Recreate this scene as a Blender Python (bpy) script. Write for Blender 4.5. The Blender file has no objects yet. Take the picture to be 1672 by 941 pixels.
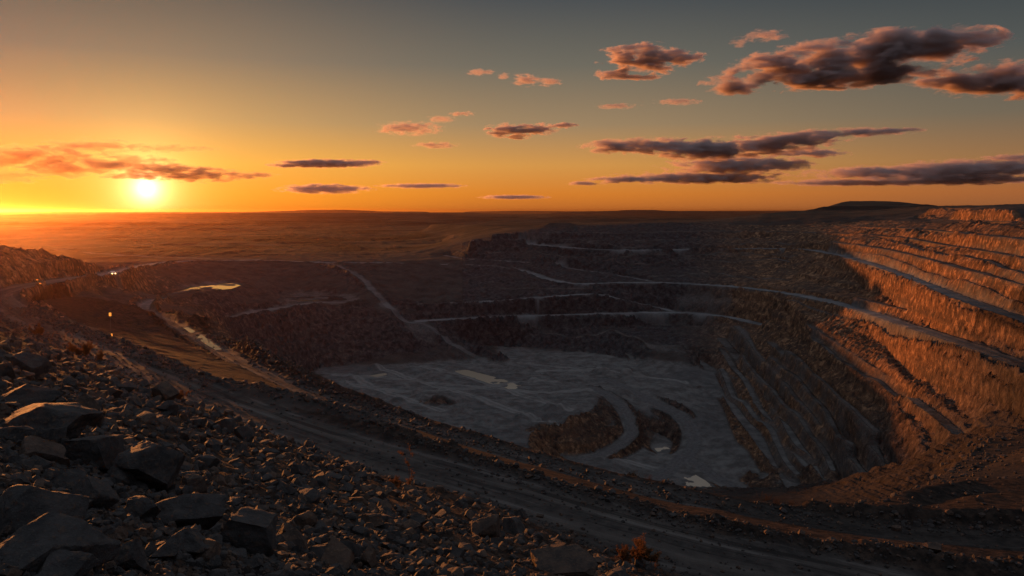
import bpy, math, random
import numpy as np

R = math.radians
rng = np.random.default_rng(7)
random.seed(7)

# ------------------------------------------------------------------ camera, world, sun
scene = bpy.context.scene
FOC = 1312.0                     # focal length in pixels of a 1672 px wide frame
PITCH = math.atan(125.5 / FOC)   # horizon sits 125.5 px above the picture's centre
cam_d = bpy.data.cameras.new('camera')
cam_d.sensor_width = 36.0
cam_d.lens = 36.0 * FOC / 1672.0
cam_d.clip_start = 0.1
cam_d.clip_end = 200000.0
cam = bpy.data.objects.new('camera', cam_d)
scene.collection.objects.link(cam)
cam.location = (0, 0, 0)
cam.rotation_euler = (math.pi / 2 - PITCH, 0, 0)
scene.camera = cam

SUN_AZ = -24.3                   # degrees, left of the view axis
SUN_EL = 1.45                    # where the sun stands in the sky
LAMP_AZ, LAMP_EL = -35.6, 3.1     # the light's own direction
world = bpy.data.worlds.new('World')
scene.world = world
world.use_nodes = True
scene.view_settings.view_transform = 'Standard'
scene.view_settings.look = 'None'
scene.view_settings.gamma = 1.0
scene.view_settings.exposure = 0.4
scene.view_settings.use_curve_mapping = False

SUN_DIR = (math.sin(R(SUN_AZ)) * math.cos(R(1.45)), math.cos(R(SUN_AZ)) * math.cos(R(1.45)), math.sin(R(1.45)))

def srgb(r, g, b):
    f = lambda c: (c / 255 / 12.92) if c <= 10 else ((c / 255 + 0.055) / 1.055) ** 2.4
    return (f(r), f(g), f(b), 1.0)

class NT:
    """short hand for building node trees"""
    def __init__(self, tree):
        self.t = tree
    def n(self, kind, **kw):
        nd = self.t.nodes.new(kind)
        for k, v in kw.items():
            setattr(nd, k, v)
        return nd
    def l(self, a, b):
        self.t.links.new(a, b)
    def put(self, sock, v):
        if v is None:
            return
        if isinstance(v, bpy.types.NodeSocket):
            self.l(v, sock)
        else:
            if isinstance(v, (tuple, list)) and len(v) == 3 and sock.type == 'RGBA':
                v = (*v, 1.0)
            sock.default_value = v
    def math(self, op, a, b=None, c=None, clamp=False):
        nd = self.n('ShaderNodeMath', operation=op, use_clamp=clamp)
        self.put(nd.inputs[0], a); self.put(nd.inputs[1], b)
        if c is not None:
            self.put(nd.inputs[2], c)
        return nd.outputs[0]
    def vmath(self, op, a, b=None, out=0):
        nd = self.n('ShaderNodeVectorMath', operation=op)
        self.put(nd.inputs[0], a)
        if b is not None:
            self.put(nd.inputs[1], b)
        return nd.outputs[out]
    def mix(self, f, a, b, mode='MIX'):
        nd = self.n('ShaderNodeMix', data_type='RGBA', blend_type=mode)
        self.put(nd.inputs[0], f); self.put(nd.inputs[6], a); self.put(nd.inputs[7], b)
        return nd.outputs[2]
    def ramp(self, f, stops, interp='LINEAR'):
        nd = self.n('ShaderNodeValToRGB')
        cr = nd.color_ramp; cr.interpolation = interp
        while len(cr.elements) < len(stops):
            cr.elements.new(0.5)
        for e, (p, c) in zip(cr.elements, stops):
            e.position = p
            e.color = c if isinstance(c, (tuple, list)) else (c, c, c, 1)
        self.put(nd.inputs[0], f)
        return nd.outputs[0]
    def rng(self, v, a, b, c=0.0, d=1.0, smooth=True):
        nd = self.n('ShaderNodeMapRange', interpolation_type='SMOOTHSTEP' if smooth else 'LINEAR')
        for i, x in enumerate((v, a, b, c, d)):
            self.put(nd.inputs[i], x)
        return nd.outputs[0]
    def noise(self, vec, scale, detail=4.0, rough=0.55, dist=0.0, kind='FBM'):
        nd = self.n('ShaderNodeTexNoise', noise_type=kind)
        self.put(nd.inputs['Vector'], vec)
        nd.inputs['Scale'].default_value = scale; nd.inputs['Detail'].default_value = detail
        nd.inputs['Roughness'].default_value = rough; nd.inputs['Distortion'].default_value = dist
        return nd.outputs[0]
    def mapping(self, vec, scale=(1, 1, 1), rot=(0, 0, 0), loc=(0, 0, 0)):
        nd = self.n('ShaderNodeMapping')
        self.put(nd.inputs['Vector'], vec)
        nd.inputs['Scale'].default_value = scale; nd.inputs['Rotation'].default_value = rot; nd.inputs['Location'].default_value = loc
        return nd.outputs[0]
    def attr(self, name):
        return self.n('ShaderNodeAttribute', attribute_name=name)

def build_world():
    nt = world.node_tree
    nt.nodes.clear()
    t = NT(nt)
    out = t.n('ShaderNodeOutputWorld')
    sky = t.n('ShaderNodeTexSky', sky_type='NISHITA', sun_disc=False)
    sky.sun_elevation = R(SUN_EL); sky.sun_rotation = R(SUN_AZ)
    sky.altitude = 300; sky.air_density = 1.0; sky.dust_density = 2.0; sky.ozone_density = 2.0
    d = t.vmath('NORMALIZE', t.n('ShaderNodeTexCoord').outputs['Generated'])
    sep = t.n('ShaderNodeSeparateXYZ'); t.l(d, sep.inputs[0])
    el = t.math('MULTIPLY', t.math('ARCSINE', sep.outputs[2]), 180 / math.pi)          # elevation in degrees
    ang = t.math('MULTIPLY', t.math('ARCCOSINE', t.math('MINIMUM', t.vmath('DOT_PRODUCT', d, SUN_DIR, 1), 0.999999)), 180 / math.pi)
    e = t.rng(el, 0.0, 40.0, smooth=False)
    near = t.ramp(e, [(0.0, srgb(248, 140, 34)), (0.03, srgb(250, 158, 46)), (0.08, srgb(246, 176, 76)), (0.15, srgb(190, 152, 101)), (0.25, srgb(130, 117, 100)), (0.36, srgb(90, 88, 84)), (0.6, srgb(92, 101, 113)), (1.0, srgb(136, 144, 157))])
    mid = t.ramp(e, [(0.0, srgb(196, 110, 46)), (0.03, srgb(218, 130, 46)), (0.08, srgb(214, 152, 76)), (0.15, srgb(160, 134, 100)), (0.25, srgb(112, 108, 96)), (0.36, srgb(74, 79, 82)), (0.6, srgb(88, 98, 112)), (1.0, srgb(136, 144, 157))])
    far = t.ramp(e, [(0.0, srgb(146, 92, 58)), (0.03, srgb(166, 100, 56)), (0.08, srgb(152, 112, 74)), (0.15, srgb(112, 102, 86)), (0.25, srgb(82, 86, 84)), (0.36, srgb(54, 63, 70)), (0.6, srgb(82, 94, 112)), (1.0, srgb(136, 144, 157))])
    back = t.ramp(e, [(0.0, srgb(108, 112, 124)), (0.2, srgb(122, 127, 141)), (0.45, srgb(120, 128, 143)), (1.0, srgb(136, 144, 157))])
    az = t.math('ABSOLUTE', t.math('SUBTRACT', t.math('MULTIPLY', t.math('ARCTAN2', sep.outputs[0], sep.outputs[1]), 180 / math.pi), SUN_AZ))
    az = t.math('MINIMUM', az, t.math('SUBTRACT', 360.0, az))
    c = t.mix(t.rng(az, 4.0, 28.0), near, mid)
    c = t.mix(t.rng(az, 24.0, 62.0), c, far)
    c = t.mix(t.rng(az, 62.0, 110.0), c, back)
    # a broad aureole and the bright disc seen through the low haze
    def glow(width, col):
        g = t.math('EXPONENT', t.math('DIVIDE', ang, -width))
        return t.vmath('MULTIPLY', (col[0], col[1], col[2]), t.mix(g, (0, 0, 0, 1), (1, 1, 1, 1)))
    s = t.vmath('ADD', c, glow(0.50, (4.2, 3.4, 2.1)))
    s = t.vmath('ADD', s, glow(1.5, (1.7, 1.0, 0.34)))
    s = t.vmath('ADD', s, glow(5.0, (0.46, 0.20, 0.02)))
    bg1 = t.n('ShaderNodeBackground'); t.l(sky.outputs[0], bg1.inputs['Color']); bg1.inputs['Strength'].default_value = 0.05
    bg2 = t.n('ShaderNodeBackground'); t.l(s, bg2.inputs['Color']); bg2.inputs['Strength'].default_value = 0.76
    mx = t.n('ShaderNodeMixShader'); mx.inputs[0].default_value = 0.97
    t.l(bg1.outputs[0], mx.inputs[1]); t.l(bg2.outputs[0], mx.inputs[2])
    t.l(mx.outputs[0], out.inputs[0])
    world.cycles.sampling_method = 'MANUAL'; world.cycles.sample_map_resolution = 1024
build_world()
scene.cycles.volume_bounces = 2

sun_d = bpy.data.lights.new('sun', 'SUN')
sun_d.energy = 5.0
sun_d.color = (1.0, 0.34, 0.085)
sun_d.angle = R(1.0)
sun = bpy.data.objects.new('sun', sun_d)
scene.collection.objects.link(sun)
sun.rotation_euler = (math.pi / 2 - R(LAMP_EL), 0, math.pi - R(LAMP_AZ))
sun.location = (-400, 900, 60)

# ------------------------------------------------------------------ helpers
def link(o):
    scene.collection.objects.link(o)
    return o

def tag(o, label=None, cat=None, group=None, kind=None):
    for k, v in (('label', label), ('category', cat), ('group', group), ('kind', kind)):
        if v:
            o[k] = v
    return o

def ray(u, v):
    a = (u - 836.0) / FOC
    b = -(v - 470.5) / FOC
    c, s = math.cos(PITCH), math.sin(PITCH)
    return np.array([a, c + b * s, -s + b * c])

def P(u, v, z):                  # point on the sight line at height z
    d = ray(u, v)
    return d * (z / d[2])

def Q(u, v, dist):               # point on the sight line at a horizontal distance
    d = ray(u, v)
    return d * (dist / math.hypot(d[0], d[1]))

def PL(*pts):
    return np.array([P(*p) for p in pts])

def QL(*pts):
    return np.array([Q(*p) for p in pts])

def _hash(ix, iy, seed):
    h = (ix.astype(np.int64) * 374761393 + iy.astype(np.int64) * 668265263 + seed * 1274126177) & 0xffffffff
    h = ((h ^ (h >> 13)) * 1274126177) & 0xffffffff
    return ((h ^ (h >> 16)) & 0xffff).astype(np.float32) / 65535.0

def noise2(x, y, seed=0):
    x0 = np.floor(x); y0 = np.floor(y)
    fx = (x - x0).astype(np.float32); fy = (y - y0).astype(np.float32)
    fx = fx * fx * fx * (fx * (fx * 6 - 15) + 10); fy = fy * fy * fy * (fy * (fy * 6 - 15) + 10)
    ix = x0.astype(np.int64); iy = y0.astype(np.int64)
    a = _hash(ix, iy, seed); b = _hash(ix + 1, iy, seed)
    c = _hash(ix, iy + 1, seed); d = _hash(ix + 1, iy + 1, seed)
    return (a + (b - a) * fx + (c - a) * fy + (a - b - c + d) * fx * fy) * 2 - 1

def fbm(x, y, octaves=4, seed=0, gain=0.5, ridged=False):
    s = np.zeros(np.shape(x), np.float32); amp = 1.0; tot = 0
    cs, sn = math.cos(0.6), math.sin(0.6)
    for k in range(octaves):
        n = noise2(x, y, seed + k * 17)
        if ridged:
            n = 1 - 2 * np.abs(n)
        s += amp * n; tot += amp
        amp *= gain
        x, y = (x * cs - y * sn) * 2.03 + 11.3, (x * sn + y * cs) * 2.03 + 5.1
    return s / tot

def smooth(a, b, x):
    t = np.clip((x - a) / (b - a), 0, 1)
    return t * t * (3 - 2 * t)

# ------------------------------------------------------------------ terrain grid
AZ_H = 44.0
NC = 1300
az_fine = np.linspace(-AZ_H, AZ_H, NC)
az_rest = np.linspace(AZ_H, 360 - AZ_H, 92)[1:-1]
AZ = R(1) * np.concatenate([az_fine, az_rest])
segs = [(1.6, 60, 430), (60, 150, 260), (150, 800, 1150), (800, 3000, 200), (3000, 26000, 130)]
rr = []
for a, b, n in segs:
    rr.append(np.exp(np.linspace(math.log(a), math.log(b), n, endpoint=False)))
RAD = np.concatenate(rr + [np.array([26000.0])])
NR = len(RAD); NA = len(AZ)
LR = np.log(RAD)
azx = np.concatenate([AZ, [AZ[0] + 2 * math.pi]])
X = (RAD[:, None] * np.sin(AZ)[None, :]).astype(np.float32)
Y = (RAD[:, None] * np.cos(AZ)[None, :]).astype(np.float32)

def to_grid(x, y):
    a = np.arctan2(x, y)
    a = np.where(a < AZ[0], a + 2 * math.pi, a)
    c = np.interp(a, azx, np.arange(NA + 1)) % NA
    r = np.interp(np.log(np.maximum(np.hypot(x, y), 1.61)), LR, np.arange(NR))
    return r, c

ZS = np.zeros((NR, NA), np.float64)
ZW = np.zeros((NR, NA), np.float64)

def put(line, close=False):
    """pins the ground to a 3-D polyline"""
    line = np.asarray(line, float)
    if close:
        line = np.vstack([line, line[:1]])
    r, c = to_grid(line[:, 0], line[:, 1])
    for i in range(len(line) - 1):
        dc = c[i + 1] - c[i]
        n = int(max(abs(r[i + 1] - r[i]), min(abs(dc), NA - abs(dc))) * 1.5) + 2
        t = np.linspace(0, 1, n)
        p = line[i][None] * (1 - t[:, None]) + line[i + 1][None] * t[:, None]
        pr, pc = to_grid(p[:, 0], p[:, 1])
        pr = np.clip(np.round(pr).astype(int), 0, NR - 1)
        pc = np.round(pc).astype(int) % NA
        np.add.at(ZS, (pr, pc), p[:, 2]); np.add.at(ZW, (pr, pc), 1.0)

def offset(line, d, dz, ref=(60, 400)):
    """the polyline shifted d metres away from a reference point in plan (negative: towards it), dz in height"""
    l = np.array(line, float)
    t = np.gradient(l[:, :2], axis=0)
    n = np.stack([-t[:, 1], t[:, 0]], 1)
    n /= np.maximum(np.linalg.norm(n, axis=1, keepdims=True), 1e-6)
    sgn = np.sign(np.sum(n * (l[:, :2] - np.array(ref)[None]), axis=1, keepdims=True))
    l[:, :2] += n * sgn * d
    l[:, 2] += dz
    return l

# talus toe and the plane of the rocky slope
TOE = PL((-120, 482, -20.3), (0, 520, -20.6), (100, 560, -21.1), (200, 610, -21.6), (290, 660, -22), (380, 700, -22.5), (500, 745, -23),
         (600, 775, -23.4), (700, 800, -23.8), (800, 828, -24.3), (900, 862, -24.8), (1000, 900, -25.2), (1130, 941, -25.8),
         (1250, 985, -26.4), (1400, 1040, -27), (1672, 1130, -28), (2000, 1260, -29.5))
EYE_H = 2.5
_A = np.column_stack([TOE[1:13, 0], TOE[1:13, 1]])
SLX, SLY = np.linalg.lstsq(_A, -EYE_H - TOE[1:13, 2], rcond=None)[0]

def slope_z(x, y):
    return -EYE_H - SLX * x - SLY * y

def in_toe(x, y):
    """1 inside the rocky slope (nearer than its toe), falls to 0 at the toe"""
    a = np.arctan2(x, y)
    ta = np.arctan2(TOE[:, 0], TOE[:, 1]); tr = np.hypot(TOE[:, 0], TOE[:, 1])
    lim = np.interp(a, ta, tr)
    return lim, np.hypot(x, y)

put(TOE)
lim, rad = in_toe(X, Y)
talus_fix = (rad < lim * 0.86) & (np.abs(np.arctan2(X, Y)) < R(60))
ZS[talus_fix] = slope_z(X, Y)[talus_fix]; ZW[talus_fix] = 1
# the spoil heap behind and beside the camera
back = (np.abs(np.arctan2(X, Y)) >= R(60)) & (rad < 25)
ZS[back] = np.minimum(slope_z(X, Y), 1.5)[back]; ZW[back] = 1
for rd, zz in ((60, -4), (150, -8), (400, -20), (1500, -38), (5000, -41), (20000, -41)):
    a = np.linspace(R(66), R(294), 80)
    if rd < 60000:
        put(np.column_stack([rd * np.sin(a), rd * np.cos(a), np.full(80, zz)]))

# roads: centre line, half width, shoulder blend
ROADS = {}
ROADS['near'] = (PL((2000, 1130, -29), (1672, 1020, -28), (1400, 950, -26.8), (1130, 893, -25.7), (900, 828, -24.6), (700, 771, -23.7), (520, 718, -23), (400, 676, -22.5), (290, 632, -22),
                    (200, 592, -21.5), (100, 548, -21), (30, 513, -20.7), (0, 494, -20.6), (-10, 482, -20.7), (10, 474, -21), (60, 463, -22.3), (120, 454.5, -25.5), (180, 447, -30),
                    (215, 439, -33), (236, 433, -35), (282, 427, -38), (420, 425, -40.5), (540, 429, -41)), 5.0)
ROADS['lower'] = (PL((262, 488, -36.5), (238, 495, -35.5), (233, 504, -34), (255, 516, -33), (291, 533, -31.6), (335, 558, -30.4), (385, 588, -30.0), (430, 609, -29.7), (520, 650, -29.9), (601, 674, -29.9), (722, 710, -29.7),
                     (844, 747, -29.9), (965, 782, -30.2), (1100, 815, -30.5), (1250, 842, -30.7), (1424, 867, -30.9), (1672, 884, -31.2), (2000, 897, -31.6)), 2.8)
ROADS['long'] = (PL((540, 429, -41), (640, 430, -41.6), (700, 431, -42.3), (754, 433, -43.2), (790, 435, -44.1), (826, 438.5, -45.6), (862, 444, -48), (888, 454, -50), (915, 461, -51), (942, 464, -51.5), (1000, 462, -51), (1072, 461, -51), (1144, 464.6, -51), (1206, 468.5, -51),
                    (1254, 474.5, -50.5), (1304, 482, -50), (1354, 492, -49.3), (1404, 505, -48.5), (1441, 517, -47.5), (1479, 530.5, -46), (1529, 546, -43), (1579, 562, -41.5), (1629, 580, -40), (1672, 597, -39.5), (1760, 640, -39), (1900, 720, -38.5)), 4.8)
ROADS['upper'] = (PL((776, 393, -25.2), (808, 394.5, -26.4), (853, 398, -28.6), (898, 402, -30.4), (933, 405, -31), (1000, 408.4, -31.2), (1090, 408, -31.2), (1153, 407, -31), (1207, 406.5, -30.6), (1254, 405.5, -30.2), (1299, 406.5, -30), (1331, 409, -29.8), (1374, 417, -30), (1404, 425, -30.2), (1454, 440, -30.5),
                     (1504, 460, -31), (1554, 480, -31.3), (1604, 499, -31.5), (1641, 511, -31.8), (1672, 521, -32), (1760, 556, -32.5), (1900, 620, -33)), 4.6)
ROADS['ramp'] = (PL((728, 417, -39.5), (745, 420.6, -39.6), (772, 424, -40.3), (808, 426, -41), (853, 428.7, -42.2), (898, 433, -43.8), (933, 438.6, -45.5), (969, 444, -47.1), (1000, 448.4, -48.4), (1036, 454.7, -50.6), (1064, 460, -51)), 2.6)
ROADS['mid'] = (PL((666, 500.7, -62), (726, 497, -61), (780, 493.5, -60.4), (842, 489, -59.4), (900, 484.5, -58.4), (951, 480.5, -57.3), (978, 480.3, -57.4), (1000, 485, -59), (1036, 493.5, -63), (1072, 501.6, -67), (1096, 507.5, -68.8)), 3.4)
ROADS['deep'] = (PL((686, 524.5, -69.3), (726, 522, -69.3), (753, 521, -69.3), (789, 518.3, -69.3), (842, 516.5, -69.4), (900, 514, -69.2), (1000, 512, -69), (1090, 510, -69), (1130, 511, -69), (1162, 514, -69), (1197, 519, -69), (1225, 526, -69), (1251, 531, -69)), 5.0)
ROADS['sump'] = (PL((985, 619, -90), (996, 620.5, -90), (1034, 639, -91.5), (1067, 658, -93), (1103, 675, -95), (1127, 694, -97), (1136, 716, -99), (1130, 735, -100), (1110, 754, -100.5), (1086, 771, -101), (1040, 800, -101.3)), 4.2)
ROADS['branch'] = (PL((1120, 747, -100.3), (1134, 755, -100.5), (1163, 775, -101.3), (1199, 797, -102), (1240, 830, -102.6)), 3.6)
ROADS['bench'] = (PL((966, 633, -88.6), (985, 641, -89.3), (1007, 653, -90.5), (1024, 675, -93), (1030, 699, -95.5), (1033, 708, -96.3), (1015, 725, -97.5), (991, 739, -98), (955, 750, -98.5), (900, 765, -99)), 2.8)
ROADS['gully'] = (PL((520, 428, -41), (541, 432, -41.3), (566, 441, -43.5), (586, 451, -46), (597, 461, -49.5), (603, 469, -52), (615, 482, -55), (625, 493, -58), (645, 510, -63), (662, 528, -69), (690, 527, -69.3), (706, 536, -72), (722, 550, -77), (738, 562, -81), (765, 577, -85.5), (790, 588, -88)), 2.6)
ROADS['pad'] = (PL((365, 521, -53.2), (402, 513, -54.5), (469, 501, -56.3), (519, 494.5, -57), (560, 494, -57.3)), 4.0)
ROADS['plain'] = (PL((-60, 376, -41), (137, 373, -41), (300, 371, -41)), 9.0)
ROADS['plain2'] = (PL((90, 412, -41), (180, 406, -41), (275, 400, -41)), 4.0)
ROADS['plain3'] = (PL((134, 415, -41), (200, 419, -41), (275, 421.5, -41), (420, 424, -41)), 3.5)
for k, (l, w) in ROADS.items():
    put(l)

# -- safety berms beside the two near roads
BERM1 = PL((40, 497, -20.0), (60, 505, -20), (100, 527, -20.3), (181, 551, -20.6), (250, 580, -21), (330, 607, -21.2), (430, 632, -21.6), (520, 657, -22.2), (581, 674, -22.4), (682, 709, -22.8), (771, 738, -23.2), (844, 766, -23.6),
           (945, 791, -24.0), (1060, 823, -24.5), (1181, 845, -25), (1303, 872, -25.7), (1384, 882, -26), (1505, 896, -26.5), (1672, 920, -27.1), (2000, 960, -28))
BERM2 = PL((345, 536, -28.6), (352, 538, -28), (402, 553, -27.9), (435, 576, -27.9), (502, 609, -27.9), (560, 632, -27.9), (601, 645, -28), (682, 675, -28.2), (803, 711, -28.4), (925, 749, -28.7), (1006, 768, -28.8), (1100, 787, -29), (1181, 807, -29.2),
           (1303, 818, -29.3), (1424, 828, -29.4), (1500, 832, -29.5), (1672, 843, -29.7), (2000, 856, -30.3))
put(BERM1); put(BERM2)
put(offset(BERM1[1:], 2.4, -1.5, (0, 0)))
put(offset(BERM2[3:13], 3.0, -1.6, (0, 0)))
put(offset(BERM2[3:13], 16, -11, (0, 0)))
# between the first berm and the lower road, left part
put(PL((100, 521, -22.5), (140, 516, -25), (190, 527, -28), (215, 523, -29)))
put(PL((150, 540, -22.5), (200, 545, -24.5), (250, 556, -26), (300, 575, -26.5)))
put(PL((215, 517, -30), (238, 522, -30.2), (262, 531, -30), (284, 546, -29.5)))
# hidden fall into the pit behind the second berm
for z, k in ((-48, 0), (-74, 1)):
    r = (135, 210)[k]
    put(np.array([[r * math.sin(R(a)), r * math.cos(R(a)), z] for a in np.linspace(-9.5, 14, 12)]))
put(PL((1100, 840, -62), (1180, 860, -60), (1240, 850, -62)))

# -- left hill
put(PL((-200, 396, -8), (-60, 399, -10), (0, 403.5, -12.5), (50, 408, -14.5), (110, 418, -18.5), (150, 428, -24), (190, 439.5, -30), (205, 439, -32)))
put(PL((-120, 450, -19), (0, 468, -20.9), (60, 459, -22.1), (120, 450, -25.2), (165, 445, -28.6)))
put(PL((-120, 425, -14.5), (0, 434, -16.5), (70, 430, -18.5), (130, 434, -23)))
hill_back = QL((-200, 370, 420), (0, 380, 430), (110, 392, 460), (190, 404, 540)); hill_back[:, 2] = -38
put(hill_back)
# -- bank under the far arm of the near road
BANK = PL((60, 467, -22.6), (120, 458.5, -26), (160, 453.5, -29.5), (185, 450, -31.5), (220, 443.5, -34.5), (262, 440.5, -38), (290, 447, -40.5), (312, 463, -44.2))
put(BANK)
put(PL((40, 487, -23.5), (60, 487, -26.5), (100, 486.5, -33), (140, 483, -37), (170, 486.5, -40), (200, 483, -41), (250, 477.5, -42.5), (310, 466.5, -44.6)))
put(PL((300, 446, -42), (330, 452, -45), (400, 465, -46.5)))
put(PL((40, 492, -22.8), (60, 489, -24.5), (100, 484.5, -27.5), (140, 480, -30), (155, 479, -31.5), (172, 491, -33), (190, 500, -34)))
# pond basin
put(PL((205, 486, -41), (240, 483, -42), (300, 477, -44), (350, 472, -45.5), (385, 467.5, -46.2)))
put(PL((262, 478, -42.8), (310, 470, -44.9), (350, 464, -46), (382, 462.5, -46.8)))
put(PL((200, 494, -39), (232, 490, -39.5), (262, 484, -42.1)))
# mound between the two ponds
put(PL((262, 492, -38), (300, 487.5, -42), (345, 478, -44.5), (368, 473.5, -45), (400, 471, -47), (425, 472.5, -48.5), (445, 477.5, -51), (460, 488, -54), (475, 498, -56.6)))
put(PL((280, 512, -36), (310, 516, -39), (345, 519, -44), (365, 519.5, -51), (402, 511, -53.8), (469, 499, -56)))
put(PL((385, 488, -49), (425, 487, -51.5), (450, 486.5, -53)))
put(PL((300, 528, -31.5), (335, 525, -34), (352, 521, -37), (360, 527, -36)))
# second pond plateau
put(PL((462, 484, -57), (500, 481, -57.2), (540, 482, -57.2), (565, 487, -57.4)))
put(PL((470, 492, -57), (520, 491, -57.2), (562, 492, -57.4)))
put(PL((420, 462, -49), (480, 470, -54), (540, 470, -53), (570, 474, -54)))
put(PL((420, 436, -44), (500, 447, -47.5), (560, 452, -47.5)))
# cliff above the main floor
CLIFF = PL((365, 525, -53.2), (402, 518, -54.3), (435, 513, -55.2), (469, 506.5, -56.2), (519, 498, -57.2), (560, 498.5, -57.6), (585, 495, -57.3), (602, 491, -57.2), (622, 508, -62), (641, 529, -68), (652, 543, -72.2), (668, 544, -73))
put(CLIFF)
put(PL((330, 640, -60), (402, 660, -79), (469, 632, -87), (520, 601, -87.5), (555, 597, -87.5), (590, 594, -87.5), (627, 583, -85), (648, 575, -83), (688, 572, -82.5)))
put(PL((690, 545, -74.5), (700, 552, -77), (712, 562, -80.5), (700, 570, -82.3)))
put(PL((650, 520, -68.5), (640, 503, -61.5), (622, 495, -58.4), (610, 487, -56.5)))
put(PL((672, 534, -71), (695, 540, -73)))
# -- main floor
FLOOR = PL((520, 601, -87.5), (589, 597, -87.5), (627, 597.5, -87.5), (681, 594.5, -87.6), (740, 591, -88), (794, 588, -88.2), (816, 596, -88.1), (851, 604, -88.2), (900, 616, -88.3), (940, 626, -88.4), (966, 633, -88.6), (976, 651, -88.5), (969, 665, -88.3), (948, 680, -88.2),
           (914, 696, -88), (880, 702, -88), (865, 709, -88), (860, 740, -88), (700, 705, -87.8), (600, 660, -87.5), (540, 630, -87.5))
put(FLOOR, True)
put(offset(FLOOR[5:11], 5, -1.9, (20, 330)))
put(PL((545, 612, -87.5), (700, 622, -87.8), (850, 640, -88.2), (930, 655, -88.2)))
put(PL((560, 625, -87.5), (700, 660, -87.8), (850, 680, -88)))
put(PL((872, 716, -93), (885, 733, -97.3), (900, 743, -98), (931, 743, -98), (960, 741, -98), (990, 729, -97.4), (1010, 709, -95.6), (1012, 694, -93.8), (1000, 668, -91.5), (985, 650, -89.6)))
# heaps on the floor
put(PL((675, 662, -87.6), (690, 653, -86), (706, 645, -84.3), (722, 644, -84.2), (742, 652, -85.6), (757, 664, -87.8)))
put(PL((820, 661, -88), (836, 656, -86.9), (852, 660, -88)))
# -- floor at the far side
put(PL((756, 563, -85), (800, 563.5, -87), (837, 565, -88), (900, 571, -89.5), (1000, 582, -90), (1047, 598, -90.3), (1060, 604, -90.5), (1100, 618, -91), (1122, 623, -91)))
put(PL((800, 585, -89), (850, 596, -89.7), (910, 611, -90), (985, 619, -90)))
put(PL((850, 583, -89.5), (950, 592, -90), (1030, 607, -90.3), (1090, 621, -91)))
put(PL((740, 573, -84), (760, 566, -81.5), (790, 566, -82), (820, 570, -82.5)))
put(PL((770, 586, -88.3), (800, 590, -89.3), (835, 582, -89.6), (850, 574, -88.8)))
put(PL((1000, 623, -90.1), (1060, 623, -90.6), (1122, 624, -91)))
put(PL((1047, 640, -90.8), (1100, 655, -92), (1130, 672, -94), (1142, 699, -97.5), (1150, 723, -99.4), (1165, 761, -101), (1199, 781, -101.6), (1224, 798, -102)))
PADP = PL((1046, 567, -84), (1055, 564.3, -84), (1080, 563, -84), (1112, 564.2, -84), (1140, 569, -84), (1150, 575, -84), (1146, 580, -84), (1112, 577.6, -84), (1075, 573, -84), (1052, 570, -84))
put(PADP, True)
# hole inside the loop of the sump road
put(PL((1040, 661, -93.4), (1060, 664, -93.8), (1079, 672, -94.8), (1100, 686, -96.4), (1112, 702, -98), (1113, 716, -99.2), (1105, 733, -100)))
put(PL((1046, 690, -97.5), (1062, 706, -101), (1078, 711, -101.8), (1098, 722, -102.2), (1096, 738, -102), (1075, 742, -102), (1062, 730, -102), (1045, 712, -98.6)))
put(PL((1000, 752, -99.5), (1030, 727, -99), (1050, 722, -99.4), (1064, 745, -100.6), (1050, 766, -100.8), (1020, 768, -100.4)))

# -- far wall benches
BENCHES = []
def bench(line, w=3.0, ref=(60, 400)):
    put(line); put(offset(line, w, 0.2, ref)); BENCHES.append((offset(line, w * 0.5, 0.1, ref), w * 0.5))
RIM = PL((870, 375.5, -17.1), (915, 374.5, -16.6), (965, 370.8, -14.5), (1000, 368.5, -13.4), (1041, 365.3, -11.4), (1100, 365, -11.3), (1161, 364.6, -11.1), (1251, 364.3, -11), (1298, 362.7, -10), (1340, 364, -10.3), (1386, 366, -11.2), (1420, 363.5, -9.6), (1454, 360, -7.8)) 
put(RIM)
put(QL((1454, 359, 770), (1504, 350.5, 725), (1574, 344, 590), (1616, 341.5, 505), (1672, 339.5, 440), (1760, 336, 370), (1900, 332, 320)))
G1 = PL((810, 382.3, -19.6), (835, 380.6, -19), (872, 379.6, -18.8), (916, 379.8, -18.9), (960, 380.5, -19), (1000, 382, -19.2), (1030, 381, -18.8), (1077, 379, -18), (1127, 377.7, -17.6), (1200, 377.8, -17.7), (1279, 379, -18), (1316, 380, -17.8), (1366, 381.5, -17.5), (1414, 383, -16.8), (1449, 387, -17), (1474, 388, -15.8), (1509, 395, -16.6), (1541, 401, -16.7), (1604, 410, -16.4), (1641, 417, -16.4), (1672, 423, -16.3), (1760, 443, -16), (1900, 480, -16))
bench(G1, 4.5)
B2 = PL((1389, 370, -12.4), (1414, 371, -12.3), (1449, 372, -11.9), (1479, 373, -11.4), (1516, 376, -11.2), (1554, 379.5, -10.9), (1591, 384, -10.8), (1629, 387, -10.6), (1672, 392, -10.6), (1760, 405, -10.5), (1900, 430, -10.5))
bench(B2, 4)
B1 = PL((1440, 362.5, -9.2), (1491, 358.5, -6.9), (1529, 359.5, -6.4), (1566, 361, -5.9), (1616, 361.5, -5.1), (1672, 362.5, -4.9), (1760, 366, -4), (1900, 376, -4))
bench(B1, 4)
B4 = PL((1354, 395, -22.5), (1394, 400, -22.5), (1434, 406, -22.4), (1469, 413, -22.4), (1520, 426, -22.6), (1560, 438, -23), (1600, 448, -23), (1640, 459, -23.3), (1672, 467, -23.5), (1760, 492, -23.5), (1900, 540, -23.5))
bench(B4, 4)
bench(PL((842, 393, -25.4), (862, 390.5, -24.4), (889, 389.5, -24.2), (940, 392, -24.8), (1000, 395, -25.2), (1060, 393, -24.6), (1130, 391, -24.2), (1250, 391, -24.2)), 3.5)
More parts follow.
